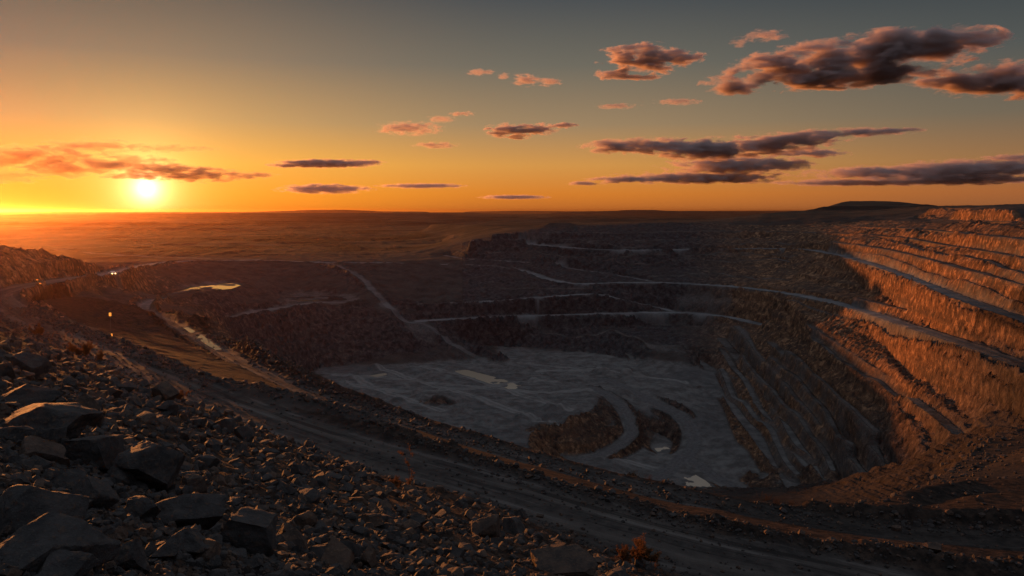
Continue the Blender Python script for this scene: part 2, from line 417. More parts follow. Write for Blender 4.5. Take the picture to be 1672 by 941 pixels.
bench(PL((880, 417, -35.8), (940, 420, -36.6), (1030, 419, -36.4), (1081, 417, -35.6), (1152, 418.5, -36), (1278, 417.5, -35.4)), 3)
bench(PL((880, 537, -79.2), (1000, 533, -77.6), (1090, 531, -76.8), (1150, 533, -76.5)), 3)
bench(PL((780, 472, -54.6), (860, 473, -54.8), (960, 471.5, -54.2)), 3)
G5 = PL((985, 446.5, -47.3), (1000, 444, -46.3), (1045, 440, -45), (1090, 437.8, -44.2), (1135, 436.5, -43.7), (1180, 436, -43.2), (1230, 435.3, -42.6), (1260, 438, -42.8), (1299, 445, -42.4), (1330, 448, -42), (1354, 452, -42), (1389, 460, -42), (1417, 466, -41.5), (1464, 485, -41.4), (1504, 493, -38.5), (1560, 507, -36), (1610, 522, -34.5), (1672, 539, -34), (1760, 570, -33.5), (1900, 640, -33.5))
put(G5)
B5 = PL((1299, 447.5, -42.2), (1361, 461, -43), (1404, 471.5, -43), (1429, 481, -42.8), (1454, 491, -42), (1490, 501, -40), (1530, 507, -37.5), (1570, 517, -35.8), (1620, 531, -34.5), (1672, 546, -34), (1760, 576, -33.6))
put(B5)
put(offset(B5[:5], -0.8, -2.5))
bench(PL((1394, 487, -45), (1444, 499, -44.4), (1480, 507, -43)), 3)
# right wall below the long road
put(PL((1262, 487, -53.5), (1299, 505, -55), (1336, 514, -55.2), (1374, 532, -55.5), (1399, 546, -55.9), (1424, 560, -56.2), (1454, 577, -56.3), (1479, 590, -56), (1504, 605, -55.4), (1516, 614, -55), (1554, 632, -54), (1591, 650, -52.5), (1624, 663, -51), (1654, 680, -50.3), (1672, 688, -50), (1760, 725, -49)))
C1 = PL((1262, 489, -54), (1296, 507.5, -55.5), (1334, 525, -55.6), (1359, 540, -55.8), (1379, 554, -56), (1394, 565, -56.2), (1414, 577, -56.5), (1429, 590, -56.6), (1454, 605, -56.6), (1479, 617, -56.3), (1494, 627, -56), (1516, 647, -55.3), (1541, 665, -54.5), (1574, 676, -53.3), (1609, 697, -52.5))
put(C1)
bench(PL((1316, 532, -59.5), (1346, 553, -60.5), (1366, 568, -60.6), (1394, 586, -60.6), (1429, 610, -61), (1466, 635, -60.6), (1486, 655, -60), (1516, 675, -59.5), (1541, 697, -59), (1562, 716, -58.5)), 3)
put(PL((1225, 523, -68.6), (1251, 527, -68.6), (1277, 533, -68.6), (1291, 542, -68), (1311, 558, -67), (1329, 575, -67), (1366, 602, -67.5), (1404, 630, -67.6), (1440, 655, -68), (1470, 673, -68), (1500, 695, -67.5)))
C2 = PL((1233, 532.5, -69.3), (1260, 543.5, -69.2), (1281, 566, -68.6), (1304, 582, -68.2), (1324, 600, -68.1), (1349, 620, -68.1), (1374, 640, -68.2), (1404, 662, -68.4), (1426, 682, -68.6), (1440, 697, -68.7), (1462, 722, -69), (1475, 745, -69), (1492, 770, -69.2))
put(C2)
bench(PL((1254, 560, -74), (1280, 583, -73.2), (1309, 609, -73.4), (1336, 633, -73.4), (1364, 658, -74), (1391, 686, -75), (1405, 705, -75), (1420, 735, -76), (1432, 770, -77.5), (1440, 800, -79)), 3.5)
E1 = PL((1190, 533, -71), (1206, 548, -74), (1215, 574, -78.6), (1233, 595, -80), (1248, 609, -80.4), (1266, 622, -80.6), (1287, 642, -81), (1309, 663, -81.5), (1329, 685, -82), (1354, 720, -82.5), (1366, 755, -83), (1385, 775, -83), (1402, 805, -83.6))
bench(E1, 7)
E2 = PL((1172, 554, -79.4), (1189, 573, -83.6), (1203, 591, -86), (1216, 609, -87), (1233, 624, -87.8), (1250, 650, -88.4), (1266, 684, -89), (1283, 713, -89.5), (1297, 728, -90), (1330, 765, -90.5), (1350, 790, -91), (1362, 812, -91.5))
bench(E2, 6)
E3 = PL((1122, 583, -88.6), (1140, 593, -90), (1153, 604, -91), (1165, 615, -92), (1176, 632, -93), (1192, 668, -94), (1209, 689, -94.5), (1228, 716, -95), (1242, 735, -95.5), (1259, 756, -96), (1275, 780, -96.5), (1290, 805, -97))
bench(E3, 5)
# near right end of the pit, behind the second berm
put(PL((1424, 826, -30.4), (1440, 822, -30.6), (1480, 801, -31.5), (1530, 790, -32), (1570, 786, -32.3), (1590, 783, -33.2)))
put(PL((1500, 826, -31.2), (1560, 812, -32.4), (1620, 806, -33), (1672, 806, -33.2), (1800, 810, -34)))
put(PL((1555, 818, -31.8), (1590, 809, -31.2), (1620, 810, -31.6), (1640, 816, -32)))
put(PL((1590, 790, -33.6), (1630, 788, -34), (1672, 790, -34), (1800, 795, -34.5)))
NEAR_END = PL((1310, 816, -30.4), (1360, 820, -31), (1424, 822, -31.5), (1470, 806, -33), (1510, 790, -35), (1540, 774, -38.5), (1570, 750, -42.5), (1600, 728, -46.5), (1625, 708, -49.5))
put(NEAR_END)
put(offset(NEAR_END[:8], -7, -12)); put(offset(NEAR_END[:7], -20, -32))
put(PL((1580, 776, -36.5), (1600, 765, -39), (1640, 745, -43), (1672, 730, -45.5), (1760, 730, -45)))
put(PL((1570, 784, -35), (1600, 779, -35), (1672, 782, -35), (1800, 785, -35.5)))

def between(la, lb, t, u0, u1, w=2.2, ref=(60, 400)):
    """a narrow ledge part of the way between two benches, from picture column u0 to u1"""
    uu = np.linspace(u0, u1, 24); aa = np.arctan((uu - 836.0) / (FOC * 1.0045))
    out = []
    for l in (la, lb):
        a_ = np.arctan2(l[:, 0], l[:, 1]); k = np.argsort(a_)
        out.append((np.interp(aa, a_[k], np.hypot(l[:, 0], l[:, 1])[k]), np.interp(aa, a_[k], l[k, 2])))
    tt = t + 0.10 * np.sin(uu / 23.0 + t * 9) + 0.05 * np.sin(uu / 7.0)
    r = out[0][0] * (1 - tt) + out[1][0] * tt; z = out[0][1] * (1 - tt) + out[1][1] * tt
    bench(np.column_stack([r * np.sin(aa), r * np.cos(aa), z]), w, ref)
L_UP, L_LONG, L_DEEP = ROADS['upper'][0], ROADS['long'][0], ROADS['deep'][0]
C1_TOE = PL((1262, 487, -53.5), (1299, 505, -55), (1374, 532, -55.5), (1454, 577, -56.3), (1516, 614, -55), (1591, 650, -52.5), (1672, 688, -50))
C3 = PL((1254, 560, -74), (1309, 609, -73.4), (1364, 658, -74), (1405, 705, -75), (1440, 800, -79))
C1B = PL((1316, 532, -59.5), (1394, 586, -60.6), (1466, 635, -60.6), (1516, 675, -59.5), (1562, 716, -58.5))
C2_TOE = PL((1277, 533, -68.6), (1329, 575, -67), (1404, 630, -67.6), (1470, 673, -68), (1500, 695, -67.5))
BOT = PL((1122, 623, -91), (1142, 699, -97.5), (1165, 761, -101), (1224, 798, -102), (1290, 830, -102))
TOE_F = PL((837, 565, -88), (900, 571, -89.5), (1000, 582, -90), (1060, 604, -90.5), (1122, 623, -91))
between(G1, B4, 0.5, 1380, 1700); between(B4, L_UP, 0.52, 1380, 1700, 1.8)
between(L_LONG, C1_TOE, 0.62, 1290, 1690, 1.6)
between(C1B, C2_TOE, 0.5, 1330, 1500); between(C2, C3, 0.5, 1290, 1440); between(C3, E1, 0.5, 1262, 1400)
between(E1, E2, 0.5, 1215, 1370, 2.6); between(E2, E3, 0.33, 1180, 1330, 2.6); between(E2, E3, 0.66, 1180, 1310, 2.6); between(E3, BOT, 0.5, 1150, 1270, 2.6)
between(L_DEEP, TOE_F, 0.55, 850, 1120); between(L_UP, G5, 0.33, 1010, 1300); between(L_UP, G5, 0.66, 1010, 1290); between(G5, L_LONG, 0.5, 1060, 1300)
between(L_UP, ROADS['ramp'][0], 0.5, 800, 1000); between(G1, L_UP, 0.75, 860, 1300)

# -- ground above the far and the right wall
put(QL((880, 373.5, 780), (890, 367, 790), (898, 363.5, 795), (912, 364, 795), (925, 362.3, 795), (936, 365, 795), (950, 367.5, 795)))
put(QL((700, 365, 1500), (760, 367, 1200), (820, 370, 950), (860, 374, 820), (930, 369, 840), (1000, 366.3, 830), (1100, 362.8, 810), (1190, 362.2, 800)))
put(QL((800, 360, 1900), (900, 358, 1800), (1000, 357.5, 1700), (1100, 357.5, 1600), (1160, 358, 1500)))
put(QL((1095, 362, 840), (1140, 361, 850), (1186, 357.5, 870), (1200, 354.5, 890), (1225, 351, 900), (1257, 346.6, 900), (1300, 345, 920), (1330, 344.5, 930)))
put(QL((1200, 361.5, 810), (1260, 360.5, 815), (1300, 357.5, 820), (1350, 354.5, 835), (1400, 351, 860), (1450, 350, 820)))
put(QL((1290, 346, 1000), (1318, 344.4, 1030), (1327, 343.2, 1040), (1337, 338.2, 1050), (1344, 336.8, 1050), (1372, 336.4, 1050), (1450, 337, 1040)))
put(QL((1330, 345, 970), (1400, 345.5, 930), (1470, 345.5, 880), (1540, 343.5, 820)))
MESA = QL((1356, 336.4, 1108), (1366, 333.2, 1116), (1374, 330.2, 1124), (1382, 329, 1130), (1420, 328.5, 1140), (1462, 329.4, 1140), (1485, 331.5, 1130), (1510, 334.3, 1110), (1530, 335.6, 1090))
put(MESA)
put(QL((1345, 338.6, 1100), (1366, 337, 1106), (1400, 336.2, 1122), (1462, 336.3, 1122), (1500, 337.4, 1096)))
put(QL((1316, 344.6, 1026), (1340, 343.6, 1036), (1372, 343, 1036), (1450, 343, 1024)))
put(QL((1380, 328.8, 1200), (1420, 328.4, 1210), (1462, 329, 1210)))
put(QL((1500, 337.5, 900), (1560, 336.2, 900), (1610, 335.2, 880), (1672, 333.2, 850), (1760, 331, 800), (1900, 328, 700)))
put(QL((1520, 339.6, 760), (1600, 338.2, 680), (1672, 336.5, 620), (1800, 334, 520)))
put(QL((1300, 346, 1200), (1352, 338.6, 1196), (1374, 331.6, 1200))); put(QL((1470, 329.9, 1210), (1510, 334.7, 1200), (1545, 337.2, 1190)))
put(QL((1296, 346.6, 1078), (1318, 345.2, 1082), (1330, 343.2, 1086), (1341, 338.6, 1088)))
mb = QL((1330, 345, 1350), (1400, 345, 1400), (1480, 345, 1400), (1600, 345, 1300), (1760, 345, 1100)); mb[:, 2] = -20
put(mb)

# -- far plain with low scarps
def ring(dist, a0, a1, z, n=40):
    a = np.linspace(R(a0), R(a1), n)
    put(np.column_stack([dist * np.sin(a), dist * np.cos(a), np.full(n, float(z))]))
for dd in (750, 1000, 1500, 2200):
    ring(dd, -44, -9 if dd < 1000 else -5, -41)
for dd in (2600, 3400, 4400):
    ring(dd, -44, 40, -41)
for dd in (6200, 8500, 10500, 13000, 18000, 25990):
    ring(dd, -44, 44, -41 if dd > 7000 else -40)
put(QL((150, 349, 5200), (300, 348.2, 5200), (450, 347.4, 5200), (560, 347.2, 5200), (690, 347.6, 5200), (725, 349.5, 5200), (765, 352.5, 5200), (850, 354.6, 5200)))
put(QL((-60, 350.5, 4900), (60, 349.6, 4900), (140, 350.3, 4900)))
put(QL((640, 346.2, 7400), (760, 346.4, 7400), (800, 348.5, 7400), (850, 349.6, 7400), (950, 352.5, 5600), (1050, 353.6, 5600)))
put(QL((-60, 346.4, 11500), (100, 345.7, 11500), (180, 346.2, 11500), (400, 345.9, 11500), (470, 343.6, 11500), (500, 342, 11500), (560, 341.5, 11500), (600, 343, 11500), (620, 344.6, 11500), (700, 345.2, 11500)))
put(QL((900, 347, 9400), (960, 344.6, 9400), (1000, 343.4, 9400), (1030, 341.6, 9400), (1060, 341.5, 9400), (1085, 343, 9400), (1130, 343.9, 9400), (1180, 345, 9400), (1260, 347, 9400)))
put(QL((760, 345.4, 15000), (850, 343.9, 15000), (930, 344.8, 15000), (1180, 344, 15000), (1300, 343.6, 15000), (1420, 344.6, 15000)))

# ------------------------------------------------------------------ solve the surface between the lines
def solve(S, W):
    levels = []
    s, w = S, W
    while min(s.shape) > 6:
        levels.append((s, w))
        r, c = s.shape
        if r % 2: s = np.vstack([s, np.zeros((1, c))]); w = np.vstack([w, np.zeros((1, c))])
        if c % 2: s = np.hstack([s, np.zeros((s.shape[0], 1))]); w = np.hstack([w, np.zeros((w.shape[0], 1))])
        v = np.where(w > 0, s / np.maximum(w, 1e-9), 0); m = (w > 0).astype(float)
        vs = v[0::2, 0::2] * m[0::2, 0::2] + v[1::2, 0::2] * m[1::2, 0::2] + v[0::2, 1::2] * m[0::2, 1::2] + v[1::2, 1::2] * m[1::2, 1::2]
        ms = m[0::2, 0::2] + m[1::2, 0::2] + m[0::2, 1::2] + m[1::2, 1::2]
        s, w = vs, ms
    z = None
    for k in range(len(levels) - 1, -1, -1):
        s, w = levels[k]
        fixed = w > 0
        val = np.where(fixed, s / np.maximum(w, 1e-9), 0).astype(np.float32)
        if z is None:
            z = np.full(s.shape, val[fixed].mean(), np.float32); it = 400
        else:
            z = np.repeat(np.repeat(z, 2, 0), 2, 1)[:s.shape[0], :s.shape[1]].copy(); it = 60 if k else 40
        z[fixed] = val[fixed]
        free = ~fixed
        for _ in range(it):
            up = np.vstack([z[:1], z[:-1]]); dn = np.vstack([z[1:], z[-1:]])
            lf = np.hstack([z[:, -1:], z[:, :-1]]); rt = np.hstack([z[:, 1:], z[:, :1]])
            z = np.where(free, (up + dn + lf + rt) * 0.25, val)
    return z
Z = solve(ZS, ZW)
def relax(z, n, k=0.6):
    for _ in range(n):
        up = np.vstack([z[:1], z[:-1]]); dn = np.vstack([z[1:], z[-1:]])
        lf = np.hstack([z[:, -1:], z[:, :-1]]); rt = np.hstack([z[:, 1:], z[:, :1]])
        z = z * (1 - k) + (up + dn + lf + rt) * (0.25 * k)
    return z
Z = relax(Z, 5)


# ------------------------------------------------------------------ roads, relief, masks
def seg_field(line, reach, want_s=False):
    """distance to a polyline, height and signed offset at the nearest point, for the grid cells within reach"""
    l = np.asarray(line, float)
    # finer, rounded polyline
    d = np.concatenate([[0], np.cumsum(np.hypot(*np.diff(l[:, :2], axis=0).T))])
    for _ in range(2):
        q = np.empty((2 * len(l) - 2, 3)); q[0::2] = l[:-1] * .75 + l[1:] * .25; q[1::2] = l[:-1] * .25 + l[1:] * .75
        l = np.vstack([l[:1], q, l[-1:]])
    D = np.full((NR, NA), 1e9, np.float32); H = np.zeros((NR, NA), np.float32); L = np.zeros((NR, NA), np.float32)
    for i in range(len(l) - 1):
        a, b = l[i], l[i + 1]
        rs, cs = to_grid(np.array([a[0], b[0]]), np.array([a[1], b[1]]))
        ra = math.hypot(a[0], a[1]); rb = math.hypot(b[0], b[1])
        r0 = max(int(np.interp(math.log(max(min(ra, rb) - reach, 1.7)), LR, np.arange(NR))) - 1, 0)
        r1 = min(int(np.interp(math.log(max(ra, rb) + reach), LR, np.arange(NR))) + 2, NR)
        m = math.degrees(reach / max(min(ra, rb) - reach, 5))
        aa = sorted([math.degrees(math.atan2(a[0], a[1])), math.degrees(math.atan2(b[0], b[1]))])
        c0 = max(int((aa[0] - m + AZ_H) / (2 * AZ_H) * (NC - 1)) - 1, 0); c1 = min(int((aa[1] + m + AZ_H) / (2 * AZ_H) * (NC - 1)) + 2, NC)
        if c1 <= c0 or r1 <= r0:
            continue
        x = X[r0:r1, c0:c1]; y = Y[r0:r1, c0:c1]
        ex, ey = b[0] - a[0], b[1] - a[1]; ll = ex * ex + ey * ey + 1e-9
        t = np.clip(((x - a[0]) * ex + (y - a[1]) * ey) / ll, 0, 1)
        dx = x - a[0] - t * ex; dy = y - a[1] - t * ey
        dd = np.hypot(dx, dy)
        w = dd < D[r0:r1, c0:c1]
        D[r0:r1, c0:c1][w] = dd[w]
        H[r0:r1, c0:c1][w] = (a[2] + t * (b[2] - a[2]))[w]
        L[r0:r1, c0:c1][w] = (np.sign(dx * ey - dy * ex) * dd)[w]
    return D, H, L

def in_poly(poly, x, y):
    p = np.asarray(poly)[:, :2]; ins = np.zeros(np.shape(x), bool)
    j = len(p) - 1
    for i in range(len(p)):
        c = ((p[i, 1] > y) != (p[j, 1] > y)) & (x < (p[j, 0] - p[i, 0]) * (y - p[i, 1]) / (p[j, 1] - p[i, 1] + 1e-12) + p[i, 0])
        ins ^= c; j = i
    return ins
road_id = np.full((NR, NA), -1, np.int16)
road_m = np.zeros((NR, NA), np.float32)
lat = np.zeros((NR, NA), np.float32)
ROAD_NAMES = list(ROADS)
for k, (l, w) in ROADS.items():
    bl = 2.2 if k in ('near', 'lower', 'long', 'upper', 'deep', 'mid') else 4.0
    D, H, L = seg_field(l, w + bl + 3)
    f = 1 - smooth(w, w + bl, D)
    Z = Z + (H - Z) * f.astype(np.float32)
    near = D < w
    road_id[near] = ROAD_NAMES.index(k)
    Dn = D + (np.maximum(fbm(X / 9.0, Y / 9.0, 3, 141), -0.2) * 0.30 + 0.06 + np.abs(fbm(X / 2.5, Y / 2.5, 2, 143)) * 0.15) * w
    m = (1 - smooth(w * 0.72, w * 1.12, Dn)) * {'gully': 0.45, 'pad': 0.55, 'ramp': 0.7, 'plain': 0.6, 'plain2': 0.6, 'plain3': 0.6}.get(k, 1.0)
    up = m > road_m
    road_m[up] = m[up]; lat[up] = (L / w)[up]

ledge = np.zeros((NR, NA), np.float32)
for l, w in BENCHES:
    D, H, L = seg_field(l, w + 4)
    f = (1 - smooth(w, w + 1.6, D)) * (1 - road_m)
    Z = Z + (H - Z) * f.astype(np.float32)
    ledge = np.maximum(ledge, (1 - smooth(w * 0.9, w + 0.9, D)) * (1 - road_m)).astype(np.float32)
# pale trampled flats beside the ponds, on the plateau and on the lower pad
PALE = [[(165, 488, -40), (200, 484, -40.5), (262, 477, -42.6), (310, 465, -44.6), (350, 461, -46), (398, 463, -46.8), (388, 469.5, -46.2), (350, 474.5, -45.4), (300, 480.5, -43.8), (250, 487, -41.8), (205, 493, -40)],
        [(455, 486, -57), (480, 480, -57), (520, 479.5, -57), (572, 484, -57.2), (598, 491, -57.2), (560, 497.5, -57.4), (519, 497, -57.2), (469, 505.5, -56.2), (402, 517, -54.4), (365, 524, -53.2), (362, 519, -53), (402, 510, -54.3), (469, 498, -56.4)],
        [(655, 528, -69.3), (686, 523, -69.3), (712, 527, -69.5), (712, 546, -74), (692, 547, -74), (665, 537, -70.5)], [(612, 500, -60.5), (650, 501, -62), (664, 506, -62.5), (640, 511, -63.5), (618, 507, -62)],
        [(1090, 507, -68.8), (1140, 505, -68.6), (1192, 511, -68.8), (1198, 520, -69), (1160, 517, -69), (1100, 512.5, -69)], [(p[0], p[1], -84) for p in ((1046, 567), (1060, 564), (1112, 564), (1150, 575), (1112, 578), (1060, 572))]]
# vehicle tracks across the floors
TRACKS = [((548, 614), (640, 618), (740, 628), (850, 640), (920, 640), (962, 634)), ((610, 602), (690, 622), (770, 650), (850, 676), (905, 692)), ((560, 628), (640, 640), (740, 640), (860, 622), (905, 620)),
          ((690, 600), (760, 612), (830, 640), (930, 668)), ((850, 588), (950, 598), (1060, 612), (1118, 622)), ((880, 600), (990, 606), (1080, 616)), ((1000, 756), (1040, 760), (1080, 770)), ((580, 616), (600, 632), (660, 650), (720, 672))]
track = np.zeros((NR, NA), np.float32)
for tr in TRACKS:
    D, H, L = seg_field(PL(*[(u, v, -88 if v < 720 and u < 965 else (-90 if v < 700 else -101)) for u, v in tr]), 6)
    track = np.maximum(track, (np.exp(-((D - 1.5) / 0.65) ** 2) + 0.45 * (1 - smooth(1.5, 3.2, D))).astype(np.float32))
track = np.clip(track, 0, 1) * (1 - road_m)
dr = np.gradient(RAD)[:, None]
def slope_of(z):
    gr = np.gradient(z, axis=0) / dr
    ga = np.gradient(z, axis=1) / (RAD[:, None] * R(2 * AZ_H / (NC - 1)))
    ga[:, NC - 1:] = 0; ga[:, 0] = 0
    return np.hypot(gr, ga).astype(np.float32), gr, ga
SLP, gr_, ga_ = slope_of(relax(Z, 3))
RG = np.hypot(X, Y)
az_ = np.degrees(np.arctan2(X, Y))
face = smooth(0.22, 0.50, SLP)
for pl_ in PALE:
    poly = PL(*pl_)
    D, H, L = seg_field(np.vstack([poly, poly[:1]]), 8)
    sd = np.where(in_poly(poly, X, Y), D, -D) + fbm(X / 6.0, Y / 6.0, 3, 171) * 3.0
    ledge = np.maximum(ledge, smooth(-1.5, 2.5, sd) * (D < 1e8) + in_poly(poly, X, Y) * (D > 1e8)).astype(np.float32)
off = 1 - np.maximum(road_m, ledge * 0.85)
# gullies run down the faces: noise is stretched along the fall of the slope
tc = np.arctan2(X - 60, Y - 330) * 330 - Z * 0.9
var = 0.55 + 0.75 * smooth(-0.5, 0.5, fbm(X / 38.0 + 7, Y / 38.0 + Z / 20, 3, 29))
gul = (fbm(tc / 13.0, Z / 17.0, 3, 31, ridged=True) * 1.15 + fbm(tc / 4.4, Z / 6.0, 3, 41, ridged=True) * 0.45) * var + fbm(X / 3.4 + Z / 4, Y / 3.4 + Z / 3, 4, 51, ridged=True) * 0.85 + fbm(Z / 1.9 + X / 60, Y / 45.0, 2, 55) * 0.45
big = fbm(X / 45.0, Y / 45.0, 3, 61) * 1.5
def cells(x, y, seed):
    """a random value per cell of an irregular mosaic, with the distance to the cell's edge"""
    x0 = np.floor(x).astype(np.int64); y0 = np.floor(y).astype(np.int64)
    b1 = np.full(x.shape, 9.0, np.float32); b2 = b1.copy(); val = np.zeros(x.shape, np.float32)
    for i in (-1, 0, 1):
        for j in (-1, 0, 1):
            px = x0 + i + _hash(x0 + i, y0 + j, seed); py = y0 + j + _hash(x0 + i, y0 + j, seed + 1)
            d = ((px - x) ** 2 + (py - y) ** 2).astype(np.float32)
            c = d < b1
            b2 = np.where(c, b1, np.minimum(b2, d)); val = np.where(c, _hash(x0 + i, y0 + j, seed + 2), val); b1 = np.where(c, d, b1)
    return val, np.sqrt(b2) - np.sqrt(b1)
far_fade = np.clip(RG / 160.0, 0.12, 1.0)
talus = (rad < lim * 0.985) & (np.abs(np.arctan2(X, Y)) < R(60))
pit = (RG > 112) & (RG < 1000)
msk = (face > 0.02) & pit & (off > 0.05)
def on(mask, f):
    o = np.zeros((NR, NA), np.float32); o[mask] = f; return o
mx, my, mz, mt, mr = X[msk], Y[msk], Z[msk], tc[msk], RG[msk]
bv, be = cells(mt / 4.2 + 0.35 * noise2(mt / 9, mz / 9, 5), mz / 4.8 - mt / 22, 301)
cv, ce = cells(mt / 1.7, mz / 2.1 + mt / 9, 307)
blocks = (bv - 0.5) * 1.7 * smooth(-0.3, 0.25, fbm(mx / 30, my / 30, 2, 311)) + (cv - 0.5) * 0.7
# narrow uneven ledges that follow the contours
th = 5.2 + 1.3 * (mx > 60)
ph = mz / th + 0.55 * fbm(mx / 55, my / 55, 3, 317) + 0.12 * fbm(mx / 9, my / 9, 2, 319)
fr = ph - np.floor(ph)
ter = (smooth(0.30, 0.95, fr) - fr) * th * 0.85 * (0.45 + 0.55 * smooth(-0.35, 0.2, fbm(mx / 70, my / 70, 2, 323)))
ter = on(msk, ter * smooth(140, 260, mr))
blocks = on(msk, blocks * smooth(112, 240, mr))
Z2 = Z + off * face * pit * (gul * smooth(112, 240, RG) * 0.85 + big * 0.8 * smooth(120, 260, RG) + blocks + ter)
flat = off * (1 - face)
Z2 += flat * (fbm(X / 14.0, Y / 14.0, 4, 71) * 0.55 + fbm(X / 3.0, Y / 3.0, 3, 81) * 0.16) * np.clip(RG / 120, 0.25, 1.2) * (RG < 2500) * (~talus)
Z2 += road_m * (fbm(X / 5.0, Y / 5.0, 3, 83) * 0.10 + np.exp(-((np.abs(lat) - 0.42) / 0.16) ** 2) * -0.10)
# worked ground between the ponds, the cliff and the gully
wk = off * (az_ < 2) * (az_ > -34) * smooth(170, 240, RG) * (1 - smooth(620, 700, RG)) * smooth(-72, -62, Z) * smooth(-24, -30, Z)
Z2 += wk * (fbm(X / 30.0, Y / 30.0, 4, 131, ridged=True) * 1.7 + fbm(X / 9.0, Y / 9.0, 4, 133, ridged=True) * 0.9)
# rolling far plain
pl = smooth(620, 900, RG) * smooth(-28, -36, Z)
Z2 += pl * (fbm(X / 700.0, Y / 380.0, 6, 91, ridged=True) * 4.5 * np.clip(RG / 1500, 0.5, 2.0) + fbm(X / 30.0, Y / 45.0, 5, 95, ridged=True) * 0.6)
hl = smooth(700, 900, RG) * (1 - smooth(-28, -36, Z))
Z2 += hl * fbm(X / 60.0, Y / 60.0, 4, 97) * np.clip(RG / 900, 0, 3) * 0.8
fz = (Z < -86) & (RG > 260) & (RG < 560)
pf = fbm(X / 26.0, Y / 26.0, 3, 421) * 2.2
Z2 += fz * off * (1 - face) * ((smooth(0.25, 0.45, pf - np.floor(pf)) + np.floor(pf)) * 0.45 + fbm(X / 2.4, Y / 2.4, 4, 423, ridged=True) * 0.18)
gh = np.random.default_rng(17)
for _ in range(46):
    u, v = gh.uniform(560, 1110), gh.uniform(585, 735)
    if 985 < u and v < 600: continue
    p = P(u, v, -88.3 if u < 960 and v < 690 else (-90 if v < 630 else -100))
    d_ = np.hypot(X - p[0], Y - p[1]); rr_ = gh.uniform(2.5, 7.5)
    m_ = d_ < rr_ * 1.3
    if m_.any():
        Z2[m_] += ((1 - smooth(0.1, 1.0, d_[m_] / rr_ * (1 + 0.35 * noise2(X[m_] / 2, Y[m_] / 2, 401)))) * rr_ * gh.uniform(0.18, 0.42) * (1 - road_m[m_])).astype(np.float32)
# rough berms
for b in (BERM1, BERM2):
    D, H, L = seg_field(b, 5)
    Z2 += (1 - smooth(0.8, 3.4, D)) * (fbm(X / 1.9, Y / 1.9, 4, 103) * 0.55 + fbm(X / 0.5, Y / 0.5, 2, 107) * 0.12 + 0.18) * (1 - road_m)
# rocky slope
Z2 += talus * (fbm(X / 5.0, Y / 5.0, 3, 111) * 0.30 + fbm(X / 1.1, Y / 1.1, 4, 113) * 0.16 + fbm(X / 0.35, Y / 0.35, 2, 117) * 0.05) * np.clip((lim - rad) / (0.1 * lim), 0, 1) * np.clip(RG / 6.0, 0.2, 1)
Z = Z2.astype(np.float32)
shelf = (((az_ > 17) & (RG > 200) & (RG < 620) & (Z > -52)) | ((az_ > -3.5) & (RG > 430) & (RG < 770) & (Z > -84))
         ) & (Z < -8) & (off > 0.3)
rub = (az_ > -31) & (az_ <= -3.5) & (RG > 300) & (RG < 660) & (Z < -38) & (Z > -86)
Z += ((shelf + 0.7 * rub) * (1 - face) * off * (fbm(X / 7.0, Y / 7.0, 4, 151, ridged=True) * 0.9 + fbm(X / 2.2, Y / 2.2, 3, 153) * 0.45)).astype(np.float32)
S2, _, _ = slope_of(relax(Z, 2))
face = np.where(pit, np.maximum(face * 0.25, face * smooth(0.16, 0.48, S2)), face).astype(np.float32)
face = np.maximum(face, (shelf + 0.15 * rub) * off * (0.55 + 0.45 * smooth(-0.2, 0.2, fbm(X / 12.0, Y / 12.0, 3, 157)))).astype(np.float32)

# shallow water: level, outline
WATER = [
    ('pond', -44.6, [(236, 486), (262, 477), (300, 471.5), (340, 466.5), (372, 464), (386, 467), (372, 472), (340, 475), (300, 480), (262, 486)], 0.8, 9.0),
    ('pond', -57.2, [(462, 488), (480, 483.5), (520, 482.5), (556, 485), (562, 490), (530, 492), (490, 491.5)], 0.7, 9.0),
    ('puddle', -88.0, [(742, 605), (760, 604), (790, 612), (815, 618), (845, 629), (842, 634.5), (826, 634), (800, 626), (776, 618), (757, 612)], 0.4, 7.0),
    ('puddle', -87.5, [(604, 614), (618, 611), (630, 609.5), (630, 612.5), (616, 615.5)], 0.4, 6.0),
    ('puddle', -101.2, [(1114, 781), (1122, 776), (1136, 777), (1150, 785), (1164, 797), (1150, 802), (1134, 801), (1122, 792)], 0.3, 6.0),
    ('puddle', -102.2, [(1068, 731), (1080, 727), (1094, 733), (1092, 738), (1074, 737)], 0.4, 6.0),
    ('puddle', -30.4, [(322, 551), (330, 548), (348, 560), (360, 569), (352, 571), (336, 562)], 0.28, 2.2),
    ('puddle', -31.2, [(300, 536), (308, 534), (318, 541), (312, 544)], 0.28, 2.2),
]
WATER_POLY = []
for nm, lev, pts, amp, wl in WATER:
    poly = np.array([P(u, v, lev) for u, v in pts])
    cx = poly.mean(0)
    grow = cx + (poly - cx) * 1.25
    D, H, L = seg_field(np.vstack([poly, poly[:1]]), 14)
    ins = in_poly(poly, X, Y)
    sd = np.where(ins, -D, D)
    f = 1 - smooth(0, 9, sd)
    bed = lev + fbm(X / wl, Y / wl, 4, 211) * amp + np.where(ins, -0.06, smooth(0, 4, sd) * 0.12)
    Z = np.where(sd < 9, Z + (bed - Z) * f, Z).astype(np.float32)
    WATER_POLY.append((nm, lev, poly))
floor_m = in_poly(FLOOR, X, Y)
low_floor = (Z < -87.2) & (face < 0.5) & pit & ~floor_m
zone = np.zeros((NR, NA), np.int16)                       # 0 ground
zone[(RG > 640) & (Z < -26)] = 1                          # plain
zone[(RG > 800) & (Z >= -26)] = 2                         # hills
zone[(RG > 112) & (RG < 800) & (az_ > -14) & (Z < -6) & ((Z < -44) | (az_ > -4))] = 3   # pit wall
zone[floor_m | low_floor] = 4                             # pit floor
zone[talus] = 5                                           # rubble slope
